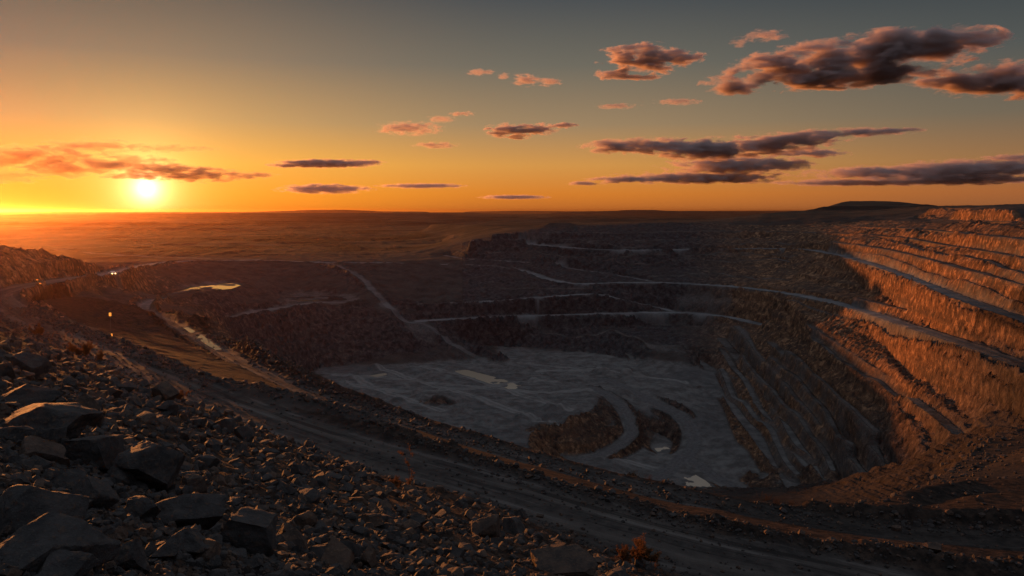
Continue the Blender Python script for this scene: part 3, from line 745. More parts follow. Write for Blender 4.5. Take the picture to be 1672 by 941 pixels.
ZONES = ['ground', 'plain', 'hills', 'pit_wall', 'pit_floor', 'rubble_slope']
for i in range(len(ROAD_NAMES)):
    zone[road_id == i] = 10 + i

def height(x, y):
    r, c = to_grid(np.asarray(x, float), np.asarray(y, float))
    r = np.clip(r, 0, NR - 1.001); r0 = r.astype(int); c0 = np.floor(c).astype(int) % NA
    fr = r - r0; fc = c - np.floor(c); c1 = (c0 + 1) % NA
    return (Z[r0, c0] * (1 - fr) + Z[r0 + 1, c0] * fr) * (1 - fc) + (Z[r0, c1] * (1 - fr) + Z[r0 + 1, c1] * fr) * fc

def hit(u, v, d0=2.5, d1=3000):
    """first point of the ground on a sight line"""
    d = ray(u, v); d = d / math.hypot(d[0], d[1])
    t = np.exp(np.linspace(math.log(d0), math.log(d1), 6000))
    g = height(d[0] * t, d[1] * t) - d[2] * t
    k = np.argmax(g > 0)
    return np.array([d[0] * t[k], d[1] * t[k], height(d[0] * t[k], d[1] * t[k])])

# ------------------------------------------------------------------ ground material
def earth_material():
    m = bpy.data.materials.new('earth'); m.use_nodes = True
    nt = m.node_tree; nt.nodes.clear(); t = NT(nt)
    out = t.n('ShaderNodeOutputMaterial'); bs = t.n('ShaderNodeBsdfPrincipled')
    pos = t.n('ShaderNodeNewGeometry').outputs['Position']
    face, road, latn = t.attr('face').outputs['Fac'], t.attr('road').outputs['Fac'], t.attr('lat').outputs['Fac']
    led, coal_and_shade = t.attr('ledge').outputs['Fac'], t.attr('coal_and_shade').outputs['Fac']
    flo, plain, tal, dist = t.attr('floor').outputs['Fac'], t.attr('plain').outputs['Fac'], t.attr('talus').outputs['Fac'], t.attr('fall').outputs['Vector']
    n_big = t.noise(pos, 0.012, 4, 0.6)
    n_mid = t.noise(pos, 0.09, 5, 0.6)
    n_fine = t.noise(pos, 0.9, 5, 0.65)
    n_grit = t.noise(pos, 6.0, 3, 0.6)
    streak = t.noise(dist, 1.0, 5, 0.6, 0.3)
    strata = t.noise(t.mapping(pos, (0.01, 0.01, 0.22)), 1.0, 4, 0.6)
    # faces: brown, rusty and charcoal rock in streaks and layers
    blk = t.noise(pos, 0.32, 5, 0.68, 0.4)
    rock = t.mix(t.rng(n_big, 0.35, 0.65), (0.090, 0.056, 0.039), (0.185, 0.098, 0.056))
    rock = t.mix(t.math('MULTIPLY', t.rng(blk, 0.50, 0.64), 0.85), rock, (0.420, 0.230, 0.125))
    rock = t.mix(t.math('MULTIPLY', t.rng(blk, 0.47, 0.35), 0.9), rock, (0.034, 0.027, 0.025))
    rock = t.mix(t.math('MULTIPLY', t.rng(streak, 0.47, 0.36), 0.5), rock, (0.040, 0.031, 0.028))
    rock = t.mix(t.math('MULTIPLY', t.rng(strata, 0.5, 0.68), 0.5), rock, (0.070, 0.056, 0.049))
    blk2 = t.noise(pos, 0.10, 6, 0.70, 0.5)
    rock = t.mix(t.math('MULTIPLY', t.rng(blk2, 0.52, 0.66), 0.6), rock, (0.050, 0.037, 0.031))
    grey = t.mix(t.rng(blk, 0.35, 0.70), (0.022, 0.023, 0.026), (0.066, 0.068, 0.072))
    rock = t.mix(t.math('MULTIPLY', coal_and_shade, 0.95), rock, grey)
    # level ground: grey dust
    dust = t.mix(t.rng(n_mid, 0.3, 0.7), (0.032, 0.028, 0.026), (0.066, 0.056, 0.050))
    dust = t.mix(t.math('MULTIPLY', t.rng(n_fine, 0.5, 0.75), 0.6), dust, (0.092, 0.074, 0.060))
    base = t.mix(face, dust, rock)  # on the near faces the dust colour is painted shade
    base = t.mix(t.math('MULTIPLY', led, t.rng(n_mid, 0.32, 0.62, 0.05, 0.75)), base, t.mix(t.rng(n_fine, 0.35, 0.7), (0.085, 0.080, 0.077), (0.150, 0.136, 0.126)))
    # floor: pale crushed rock with bluish and dark patches
    n_fl = t.noise(pos, 0.16, 7, 0.70, 0.15)
    fl = t.mix(t.rng(n_fl, 0.36, 0.66), (0.070, 0.067, 0.064), (0.150, 0.143, 0.135))
    fl = t.mix(t.math('MULTIPLY', t.rng(n_big, 0.48, 0.62), 0.55), fl, (0.060, 0.060, 0.062))
    fl = t.mix(t.math('MULTIPLY', t.rng(n_fine, 0.55, 0.75), 0.5), fl, (0.20, 0.18, 0.16))
    fl = t.mix(t.math('MULTIPLY', t.attr('track').outputs['Fac'], t.rng(n_mid, 0.28, 0.6, 0.2, 0.85)), fl, (0.205, 0.195, 0.182))
    base = t.mix(t.math('MULTIPLY', flo, t.math('SUBTRACT', 1.0, face)), base, fl)
    # plain: scrub and bare soil
    pn = t.noise(t.mapping(pos, (1.0, 0.6, 1.0)), 0.009, 6, 0.65)
    pc = t.mix(t.rng(pn, 0.42, 0.58), (0.022, 0.019, 0.015), (0.070, 0.047, 0.031))
    pc = t.mix(t.math('MULTIPLY', t.rng(t.noise(t.mapping(pos, (0.25, 1.0, 1.0)), 0.006, 6, 0.68), 0.48, 0.60), 0.85), pc, (0.014, 0.012, 0.010))
    pc = t.mix(t.math('MULTIPLY', t.rng(t.noise(t.mapping(pos, (0.3, 1.0, 1.0)), 0.03, 5, 0.65), 0.56, 0.66), 0.5), pc, (0.12, 0.085, 0.06))
    base = t.mix(plain, base, pc)
    # rubble between the rocks; also painted as shade on ground between the berms
    tc = t.mix(t.rng(n_fine, 0.35, 0.7), (0.016, 0.013, 0.012), (0.072, 0.046, 0.033))
    base = t.mix(tal, base, tc)
    # roads: compacted dust with wheel tracks
    al = t.math('ABSOLUTE', latn)
    trk = t.math('EXPONENT', t.math('MULTIPLY', t.math('POWER', t.math('DIVIDE', t.math('SUBTRACT', al, 0.42), 0.20), 2.0), -1.0))
    rc = t.mix(t.rng(n_fine, 0.3, 0.7), (0.036, 0.032, 0.030), (0.070, 0.060, 0.054))
    rc = t.mix(t.math('MULTIPLY', trk, t.rng(n_mid, 0.35, 0.6)), rc, (0.092, 0.078, 0.068))
    cv = t.n('ShaderNodeCombineXYZ'); t.l(t.math('MULTIPLY', latn, 5.0), cv.inputs[0]); t.l(t.math('MULTIPLY', n_big, 9.0), cv.inputs[1])
    rut = t.noise(cv.outputs[0], 1.0, 4, 0.6)
    rc = t.mix(t.math('MULTIPLY', t.rng(rut, 0.54, 0.66), 0.8), rc, (0.130, 0.114, 0.103))
    rc = t.mix(t.math('MULTIPLY', t.rng(rut, 0.46, 0.36), 0.7), rc, (0.018, 0.016, 0.015))
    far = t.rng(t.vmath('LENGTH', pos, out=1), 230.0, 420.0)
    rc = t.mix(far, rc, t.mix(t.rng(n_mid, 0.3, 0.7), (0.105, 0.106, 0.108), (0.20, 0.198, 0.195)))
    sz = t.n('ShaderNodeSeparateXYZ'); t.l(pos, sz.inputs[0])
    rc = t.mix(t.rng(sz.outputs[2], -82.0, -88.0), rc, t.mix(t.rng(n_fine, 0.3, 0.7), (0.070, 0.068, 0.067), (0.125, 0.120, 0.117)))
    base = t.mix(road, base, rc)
    base = t.mix(t.attr('painted_shade').outputs['Fac'], base, t.mix(t.rng(n_fine, 0.35, 0.7), (0.012, 0.011, 0.010), (0.034, 0.027, 0.023)))  # darkened colour imitating shade on ground that catches the sun
    base = t.mix(t.math('MULTIPLY', t.rng(n_grit, 0.45, 0.75), 0.35), base, t.mix(0.5, base, (0.02, 0.018, 0.017)))
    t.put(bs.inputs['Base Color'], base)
    bs.inputs['Roughness'].default_value = 0.9
    t.put(bs.inputs['Roughness'], t.math('SUBTRACT', 0.92, t.math('MULTIPLY', t.math('MULTIPLY', road, trk), 0.25)))
    bs.inputs['Specular IOR Level'].default_value = 0.02
    h = t.math('ADD', t.math('MULTIPLY', t.math('ADD', streak, t.math('MULTIPLY', blk, 1.6)), t.math('MULTIPLY', face, 1.3)), t.math('ADD', t.math('MULTIPLY', n_fine, t.math('SUBTRACT', 0.55, t.math('MULTIPLY', flo, 0.35))), t.math('MULTIPLY', n_grit, 0.07)))
    bp = t.n('ShaderNodeBump'); bp.inputs['Strength'].default_value = 0.8; bp.inputs['Distance'].default_value = 0.8
    t.l(h, bp.inputs['Height']); t.l(bp.outputs[0], bs.inputs['Normal'])
    t.l(bs.outputs[0], out.inputs[0])
    return m
M_EARTH = earth_material()

# ------------------------------------------------------------------ ground meshes
def build_ground():
    n = NR * NA
    co = np.empty((n + 1, 3), np.float32)
    co[:n, 0] = X.ravel(); co[:n, 1] = Y.ravel(); co[:n, 2] = Z.ravel()
    co[n] = (0, 0, Z[0].mean())
    i = np.arange(NR - 1)[:, None] * NA; j = np.arange(NA)[None, :]; j2 = (j + 1) % NA
    q = np.stack([i + NA + j, i + NA + j2, i + j2, i + j], -1).reshape(-1, 4)
    cen = np.stack([np.full(NA, n), np.arange(NA), (np.arange(NA) + 1) % NA], -1)[:, ::-1]
    zf = zone[:-1].ravel()
    att = {'face': face, 'road': road_m, 'lat': lat, 'floor': np.clip(relax((floor_m | low_floor).astype(np.float32), 6, 1.0), 0, 1), 'plain': np.maximum(pl, hl * 0.8), 'talus': talus.astype(np.float32), 'ledge': ledge, 'track': track,
           'coal_and_shade': (np.maximum((0.92 * smooth(-26, -20, az_) + 0.08 * smooth(-13, -7, az_)) * (1 - smooth(11.5, 18, az_)) * (RG < 900) * smooth(300, 420, RG), 0.92 * smooth(13, 17, az_) * (1 - smooth(225, 345, RG)) * smooth(-26, -34, Z))).astype(np.float32)}  # second part paints shade onto the sunlit near end as grey rock
    att['face'] = face * np.where(RG < 320, smooth(140, 200, RG), 1)  # near faces take the dark dust colour, painted shade on sunlit slopes
    att['talus'] = np.maximum(att['talus'], 0.85 * (RG > 60) * (RG < 300) * (Z < -22.5) * (Z > -34) * (az_ > -33) * (1 - road_m) * (~talus)).astype(np.float32)  # dark rubble tone spread between the berms as painted shade
    # shade painted as darker colour beside the near roads and over the pit's near end
    painted_shade = (RG > 60) * (RG < 300) * (Z < -22.5) * (Z > -34) * (az_ > -33) * (~talus) * (1 - road_m) * 0.6
    att['painted_shade'] = np.maximum(painted_shade * (0.6 + 0.4 * fbm(X / 8.0, Y / 8.0, 3, 511)), 0.6 * smooth(12, 16, az_) * (1 - smooth(200, 260, RG)) * (Z < -29)).astype(np.float32)
    att = {k: np.append(v.astype(np.float32).ravel(), v.ravel()[0]) for k, v in att.items()}
    fall = np.zeros((n + 1, 3), np.float32)
    fall[:n, 0] = (tc / 2.4).ravel(); fall[:n, 1] = (Z / 6.0).ravel()
    for zid in np.unique(zf):
        f = q[zf == zid]
        used, inv = np.unique(f.ravel(), return_inverse=True)
        fan = None
        nm = ZONES[zid] if zid < 10 else 'haul_road'
        if nm == 'rubble_slope' and True:
            allu = np.unique(np.concatenate([used, cen.ravel()]))
            inv = np.searchsorted(allu, f.ravel()); fan = np.searchsorted(allu, cen.ravel()); used = allu
        me = bpy.data.meshes.new(nm)
        me.vertices.add(len(used)); me.vertices.foreach_set('co', co[used].ravel())
        li = inv.astype(np.int32); ls = np.arange(len(f), dtype=np.int32) * 4
        if fan is not None:
            ls = np.concatenate([ls, len(li) + np.arange(len(fan) // 3, dtype=np.int32) * 3]); li = np.concatenate([li, fan.astype(np.int32)])
        me.loops.add(len(li)); me.loops.foreach_set('vertex_index', li)
        me.polygons.add(len(ls)); me.polygons.foreach_set('loop_start', ls)
        me.polygons.foreach_set('use_smooth', np.ones(len(ls), bool))
        me.update(calc_edges=True)
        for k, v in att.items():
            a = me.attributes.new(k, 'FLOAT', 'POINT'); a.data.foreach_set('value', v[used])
        a = me.attributes.new('fall', 'FLOAT_VECTOR', 'POINT'); a.data.foreach_set('vector', fall[used].ravel())
        me.materials.append(M_EARTH)
        o = link(bpy.data.objects.new(nm, me)); o['kind'] = 'structure'
build_ground()

# ------------------------------------------------------------------ haze
def build_haze():
    zb, zt = -112.0, 40.0
    r = 26800.0
    me = bpy.data.meshes.new('haze')
    v = [(x, y, z) for z in (zb, zt) for x, y in ((-r, -r), (r, -r), (r, r), (-r, r))]
    me.from_pydata(v, [], [(3, 2, 1, 0), (4, 5, 6, 7), (0, 1, 5, 4), (1, 2, 6, 5), (2, 3, 7, 6), (3, 0, 4, 7)])
    o = link(bpy.data.objects.new('haze', me)); o['kind'] = 'stuff'
    m = bpy.data.materials.new('haze'); m.use_nodes = True
    nt = m.node_tree; nt.nodes.clear(); t = NT(nt)
    out = t.n('ShaderNodeOutputMaterial'); pv = t.n('ShaderNodeVolumePrincipled')
    pv.inputs['Color'].default_value = (0.60, 0.29, 0.11, 1)
    pv.inputs['Density'].default_value = HAZE
    pv.inputs['Anisotropy'].default_value = 0.88
    t.l(pv.outputs[0], out.inputs['Volume'])
    me.materials.append(m)
HAZE = 0.000032
build_haze()

# ------------------------------------------------------------------ water
def water_material():
    m = bpy.data.materials.new('water'); m.use_nodes = True
    t = NT(m.node_tree); bs = m.node_tree.nodes['Principled BSDF']
    bs.inputs['Base Color'].default_value = (0.02, 0.02, 0.02, 1)
    bs.inputs['Roughness'].default_value = 0.04; bs.inputs['IOR'].default_value = 1.33
    pos = t.n('ShaderNodeNewGeometry').outputs['Position']
    bp = t.n('ShaderNodeBump'); bp.inputs['Strength'].default_value = 0.06; bp.inputs['Distance'].default_value = 0.2
    t.l(t.noise(pos, 1.4, 3), bp.inputs['Height']); t.l(bp.outputs[0], bs.inputs['Normal'])
    return m
M_WATER = water_material()
M_MUD = M_WATER.copy(); M_MUD.name = 'muddy_water'
_b = M_MUD.node_tree.nodes['Principled BSDF']; _b.inputs['Base Color'].default_value = (0.42, 0.33, 0.23, 1); _b.inputs['Roughness'].default_value = 0.12
for nm, lev, poly in WATER_POLY:
    c = poly.mean(0)
    pts = c + (poly - c) * 1.12
    me = bpy.data.meshes.new(nm)
    me.from_pydata([(p[0], p[1], lev) for p in pts] + [(c[0], c[1], lev)], [], [(i, (i + 1) % len(pts), len(pts)) for i in range(len(pts))])
    me.materials.append(M_MUD if nm == 'puddle' and lev < -80 else M_WATER)
    o = link(bpy.data.objects.new(nm, me)); o['kind'] = 'structure'

# ------------------------------------------------------------------ clouds
def cloud_hull(lobes):
    import bmesh
    bm = bmesh.new()
    for c, r in lobes:
        for k in range(9):
            th = math.pi * k / 8
            for j in range(12):
                ph = 2 * math.pi * j / 12
                bm.verts.new((c[0] + math.sin(th) * math.cos(ph) * r[0] * 1.05, c[1] + math.sin(th) * math.sin(ph) * r[1] * 1.05, c[2] + math.cos(th) * r[2] * 1.05))
    bmesh.ops.remove_doubles(bm, verts=bm.verts, dist=0.5)
    bmesh.ops.convex_hull(bm, input=bm.verts)
    bmesh.ops.delete(bm, geom=[v for v in bm.verts if not v.link_faces], context='VERTS')
    bmesh.ops.recalc_face_normals(bm, faces=bm.faces)
    return bm

def cloud(name, label, D, lobes_px, tau=4.0, wisp=1.0, seed=0.0, step=0.12):
    near_sun = np.mean([l[0] for l in lobes_px]) < 480
    U = np.mean([l[0] for l in lobes_px]); V = np.mean([l[1] for l in lobes_px])
    org = Q(U, V, D)
    k = D / FOC
    lobes = []
    for i, (u, v, a, b) in enumerate(lobes_px):
        p = Q(u, v, D) - org
        rr_ = random.Random(int(u * 7 + v)).uniform(-0.25, 0.25)
        fwd = np.array([org[0], org[1], 0]) / math.hypot(org[0], org[1])
        p = p + fwd * rr_ * a * k * 0.6
        lobes.append((p, (a * k, max(a * (0.22 if near_sun else 0.42), b * 1.2) * k, b * k * 1.15)))
    bm = cloud_hull(lobes)
    me = bpy.data.meshes.new(name); bm.to_mesh(me); bm.free()
    o = link(bpy.data.objects.new(name, me)); o.location = org
    tag(o, label, 'cloud', 'clouds in the evening sky')
    m = bpy.data.materials.new(name); m.use_nodes = True
    nt = m.node_tree; nt.nodes.clear(); t = NT(nt)
    out = t.n('ShaderNodeOutputMaterial')
    p = t.n('ShaderNodeTexCoord').outputs['Object']
    bmean = float(np.mean([l[1][2] for l in lobes])); amean = float(np.mean([l[1][0] for l in lobes]))
    f = None
    for c, r in lobes:
        q = t.vmath('MULTIPLY', t.vmath('SUBTRACT', p, tuple(c)), (1 / r[0], 1 / r[1], 1 / r[2]))
        g = t.math('SUBTRACT', 1.0, t.vmath('LENGTH', q, out=1))
        f = g if f is None else t.math('SMOOTH_MAX', f, g, 0.15)
    sc = 1.0 / (bmean * 0.62)
    pn = t.mapping(p, (sc * 0.30, sc * 0.30, sc), (0, 0, 0), (seed * 3.1, seed * 1.7, seed))
    n = t.noise(pn, 1.0, 6.0, 0.66, 0.25)
    g = t.math('ADD', f, t.math('MULTIPLY', t.math('SUBTRACT', n, 0.55), 3.4 * wisp))
    dens = t.rng(g, 0.0, 0.5)
    dens = t.math('MULTIPLY', dens, tau * 0.95 / (bmean * 2.0))
    pv = t.n('ShaderNodeVolumePrincipled')
    pv.inputs['Color'].default_value = (0.78, 0.60, 0.46, 1) if near_sun else (0.74, 0.62, 0.60, 1)
    pv.inputs['Anisotropy'].default_value = 0.45
    t.l(dens, pv.inputs['Density'])
    t.l(pv.outputs[0], out.inputs['Volume'])
    m.cycles.volume_step_rate = step
    me.materials.append(m)
    return o

CLOUDS = [
    ('largest dark mauve cloud with orange lower edge, high on the right', 11000, 8.0, 1.0,
     [(1195, 138, 55, 14), (1280, 112, 80, 24), (1370, 100, 100, 32), (1480, 82, 110, 28), (1565, 62, 75, 18), (1340, 132, 120, 14), (1450, 115, 90, 20), (1615, 68, 45, 8)]),
    ('dark mauve cloud cut off by the right edge of the sky', 11500, 8.0, 1.0,
     [(1528, 136, 45, 9), (1590, 136, 70, 18), (1655, 130, 70, 24), (1730, 126, 80, 26)]),
    ('ragged rust and grey cloud high in the sky left of the largest one', 11000, 6, 1.1,
     [(1012, 90, 38, 16), (1055, 98, 60, 24), (1105, 94, 50, 12), (1005, 122, 36, 9), (1040, 126, 36, 5)]),
    ('small orange puff high above the middle of the pit', 11000, 2.0, 1.1, [(858, 130, 26, 10), (898, 133, 22, 8), (822, 123, 12, 5)]),
    ('tiny orange wisp left of the small orange puff', 11000, 1.2, 1.1, [(785, 119, 24, 5)]),
    ('short dark cloud with an orange left end, in mid sky', 14000, 4.5, 1.0, [(828, 214, 42, 11), (872, 212, 46, 9), (915, 205, 32, 5), (845, 222, 26, 6)]),
    ('long layered brown cloud with a thin tail over the far pit wall', 18000, 4.5, 0.9,
     [(1010, 240, 66, 11), (1080, 238, 80, 13), (1160, 246, 100, 16), (1250, 236, 90, 15), (1310, 226, 70, 11), (1400, 216, 90, 5.5), (1470, 212, 40, 3.5)]),
    ('low brown cloud bank under the long layered cloud', 21000, 3.0, 0.9,
     [(1200, 270, 110, 16), (1150, 291, 140, 9), (1030, 293, 80, 6), (1320, 250, 70, 7), (1280, 268, 60, 9), (960, 300, 40, 4)]),
    ('long low grey-brown cloud bank on the right above the skyline', 24000, 3.0, 0.9,
     [(1480, 281, 160, 9), (1600, 276, 130, 12), (1400, 298, 140, 5), (1560, 293, 150, 8), (1720, 272, 90, 13)]),
    ('thin dark streak at the right edge above the low bank', 24000, 2.0, 0.9, [(1655, 258, 50, 5), (1710, 256, 50, 6)]),
    ('broad glowing brown cloud left of and above the sun', 22000, 2.6, 0.9,
     [(60, 255, 110, 17), (140, 240, 70, 12), (20, 262, 60, 17), (200, 263, 80, 12), (110, 275, 110, 12), (10, 290, 60, 9)]),
    ('orange-brown cloud just above the sun, tapering to the right', 24000, 2.4, 0.9,
     [(320, 286, 105, 11), (265, 277, 90, 10), (405, 287, 60, 5.5), (215, 288, 60, 5)]),
    ('bright yellow wisp above the cloud beside the sun', 20000, 0.6, 1.1, [(268, 243, 75, 7), (335, 244, 30, 4), (220, 239, 40, 4)]),
    ('thin dark sliver of cloud right of the sun, upper of two', 26000, 3.0, 0.8, [(530, 268, 90, 6.5), (598, 265, 36, 4), (470, 271, 36, 3.5)]),
    ('thin dark sliver of cloud right of the sun, lower of two', 28000, 3.0, 0.8, [(530, 309, 84, 7.5)]),
    ('faint narrow streak of cloud near the skyline in mid picture', 28000, 1.6, 0.8, [(690, 304, 78, 4)]),
    ('cluster of pale golden cloudlets left of mid sky', 15000, 1.4, 1.2, [(668, 210, 60, 10), (720, 194, 28, 5), (640, 206, 30, 6)]),
    ('pale golden streak below the cluster of cloudlets', 15000, 1.2, 1.1, [(712, 237, 42, 5)]),
    ('tiny golden wisp above the cluster of cloudlets', 15000, 1.2, 1.1, [(755, 186, 24, 4)]),
    ('faint flat cloud hugging the skyline over the far plain', 28000, 2.0, 0.8, [(838, 322, 64, 3.6)]),
    ('small orange wisp near the top of the sky, left of the largest cloud', 11000, 1.2, 1.1, [(1250, 58, 40, 9), (1206, 70, 16, 6)]),
    ('faint orange shred between the ragged cloud and the largest cloud', 12000, 1.0, 1.1, [(1110, 166, 40, 4.5), (1005, 174, 36, 4)]),
]
for i, (lab, D, tau, wisp, lobes) in enumerate(CLOUDS):
    cloud('cloud', lab, D, lobes, tau, wisp, 1.0 + i * 1.37)

# ------------------------------------------------------------------ rocks
import bmesh
_ico = {}
def ico(level):
    if level not in _ico:
        bm = bmesh.new(); bmesh.ops.create_icosphere(bm, subdivisions=level, radius=1.0)
        bm.verts.ensure_lookup_table()
        v = np.array([x.co[:] for x in bm.verts]); f = np.array([[l.index for l in fc.verts] for fc in bm.faces])
        bm.free(); _ico[level] = (v, f)
    return _ico[level]

def noise3(p, scale, octaves, seed):
    q = p * scale
    return (fbm(q[:, 0] + 31.7, q[:, 1] + 5.3, octaves, seed) + fbm(q[:, 1] + 17.1, q[:, 2] + 9.9, octaves, seed + 5) + fbm(q[:, 2] + 3.3, q[:, 0] + 27.7, octaves, seed + 9)) / 1.7

def rock_verts(level, seed, blocky=0.5, rough=0.05):
    """a broken stone: a ball cut by planes, then roughened; returns vertices inside about a unit cube"""
    g = np.random.default_rng(seed)
    v, f = ico(level)
    p = v.copy() * (1 + 0.10 * noise3(v, 0.9, 2, seed)[:, None])
    nrm = []
    rot, _ = np.linalg.qr(g.normal(size=(3, 3)))
    for ax in rot:
        for sg in (1, -1):
            nrm.append((ax * sg + g.normal(size=3) * 0.22, g.uniform(0.42, 0.68)))
    for _ in range(int(9 - 3 * blocky)):
        nrm.append((g.normal(size=3), g.uniform(0.60, 0.86)))
    for n, d in nrm:
        n = n / np.linalg.norm(n)
        e = p @ n - d
        p = p - np.where(e > 0, e * 0.97, 0)[:, None] * n
    p += v * (noise3(p, 2.6, 3, seed + 3) * rough * 1.5 + noise3(p, 9.0, 3, seed + 7) * rough * 0.6)[:, None]
    lo, hi = p.min(0), p.max(0)
    return (p - (lo + hi) / 2) / (hi - lo), f          # unit box

def rock_material(name, dark, light, rust):
    m = bpy.data.materials.new(name); m.use_nodes = True
    t = NT(m.node_tree); bs = m.node_tree.nodes['Principled BSDF']
    pos = t.n('ShaderNodeNewGeometry').outputs['Position']
    info = t.n('ShaderNodeObjectInfo').outputs['Random']
    n1 = t.noise(pos, 2.2, 5, 0.65); n2 = t.noise(pos, 11.0, 4, 0.6); n3 = t.noise(pos, 55.0, 3, 0.6)
    c = t.mix(t.rng(n1, 0.32, 0.68), dark, light)
    c = t.mix(t.math('MULTIPLY', t.rng(n2, 0.52, 0.70), 0.55), c, rust)
    c = t.mix(t.math('MULTIPLY', t.rng(n3, 0.55, 0.75), 0.35), c, (0.15, 0.14, 0.13))
    c = t.mix(t.math('MULTIPLY', info, 0.45), c, t.mix(0.6, c, (0.03, 0.026, 0.025)))
    t.put(bs.inputs['Base Color'], c)
    bs.inputs['Roughness'].default_value = 0.82; bs.inputs['Specular IOR Level'].default_value = 0.2
    h = t.math('ADD', t.math('MULTIPLY', n2, 0.06), t.math('MULTIPLY', n3, 0.018))
    bp = t.n('ShaderNodeBump'); bp.inputs['Strength'].default_value = 0.9; bp.inputs['Distance'].default_value = 1.0
    t.l(h, bp.inputs['Height']); t.l(bp.outputs[0], bs.inputs['Normal'])
    return m
M_ROCK = rock_material('charcoal_stone', (0.020, 0.019, 0.019), (0.058, 0.051, 0.048), (0.120, 0.072, 0.045))
M_RUST = rock_material('rusty_stone', (0.034, 0.025, 0.021), (0.100, 0.062, 0.043), (0.175, 0.100, 0.058))

def mesh_from(name, v, f, mat, sharp=R(32)):
    me = bpy.data.meshes.new(name)
    me.vertices.add(len(v)); me.vertices.foreach_set('co', np.asarray(v, np.float32).ravel())
    f = np.asarray(f, np.int32); k = f.shape[1]
    me.loops.add(f.size); me.loops.foreach_set('vertex_index', f.ravel())
    me.polygons.add(len(f)); me.polygons.foreach_set('loop_start', np.arange(len(f), dtype=np.int32) * k)
    me.polygons.foreach_set('use_smooth', np.ones(len(f), bool))
    me.update(calc_edges=True)
    if sharp:
        me.set_sharp_from_angle(angle=sharp)
    me.materials.append(mat)
    return me

def on_ray(u, v, lift):
    """the point of a sight line that stands 'lift' above the ground"""
    d = ray(u, v); d = d / math.hypot(d[0], d[1])
    t = np.exp(np.linspace(math.log(3.0), math.log(900), 7000))
    g = height(d[0] * t, d[1] * t) + lift - d[2] * t
    k = np.argmax(g > 0)
    return d * t[k], t[k]

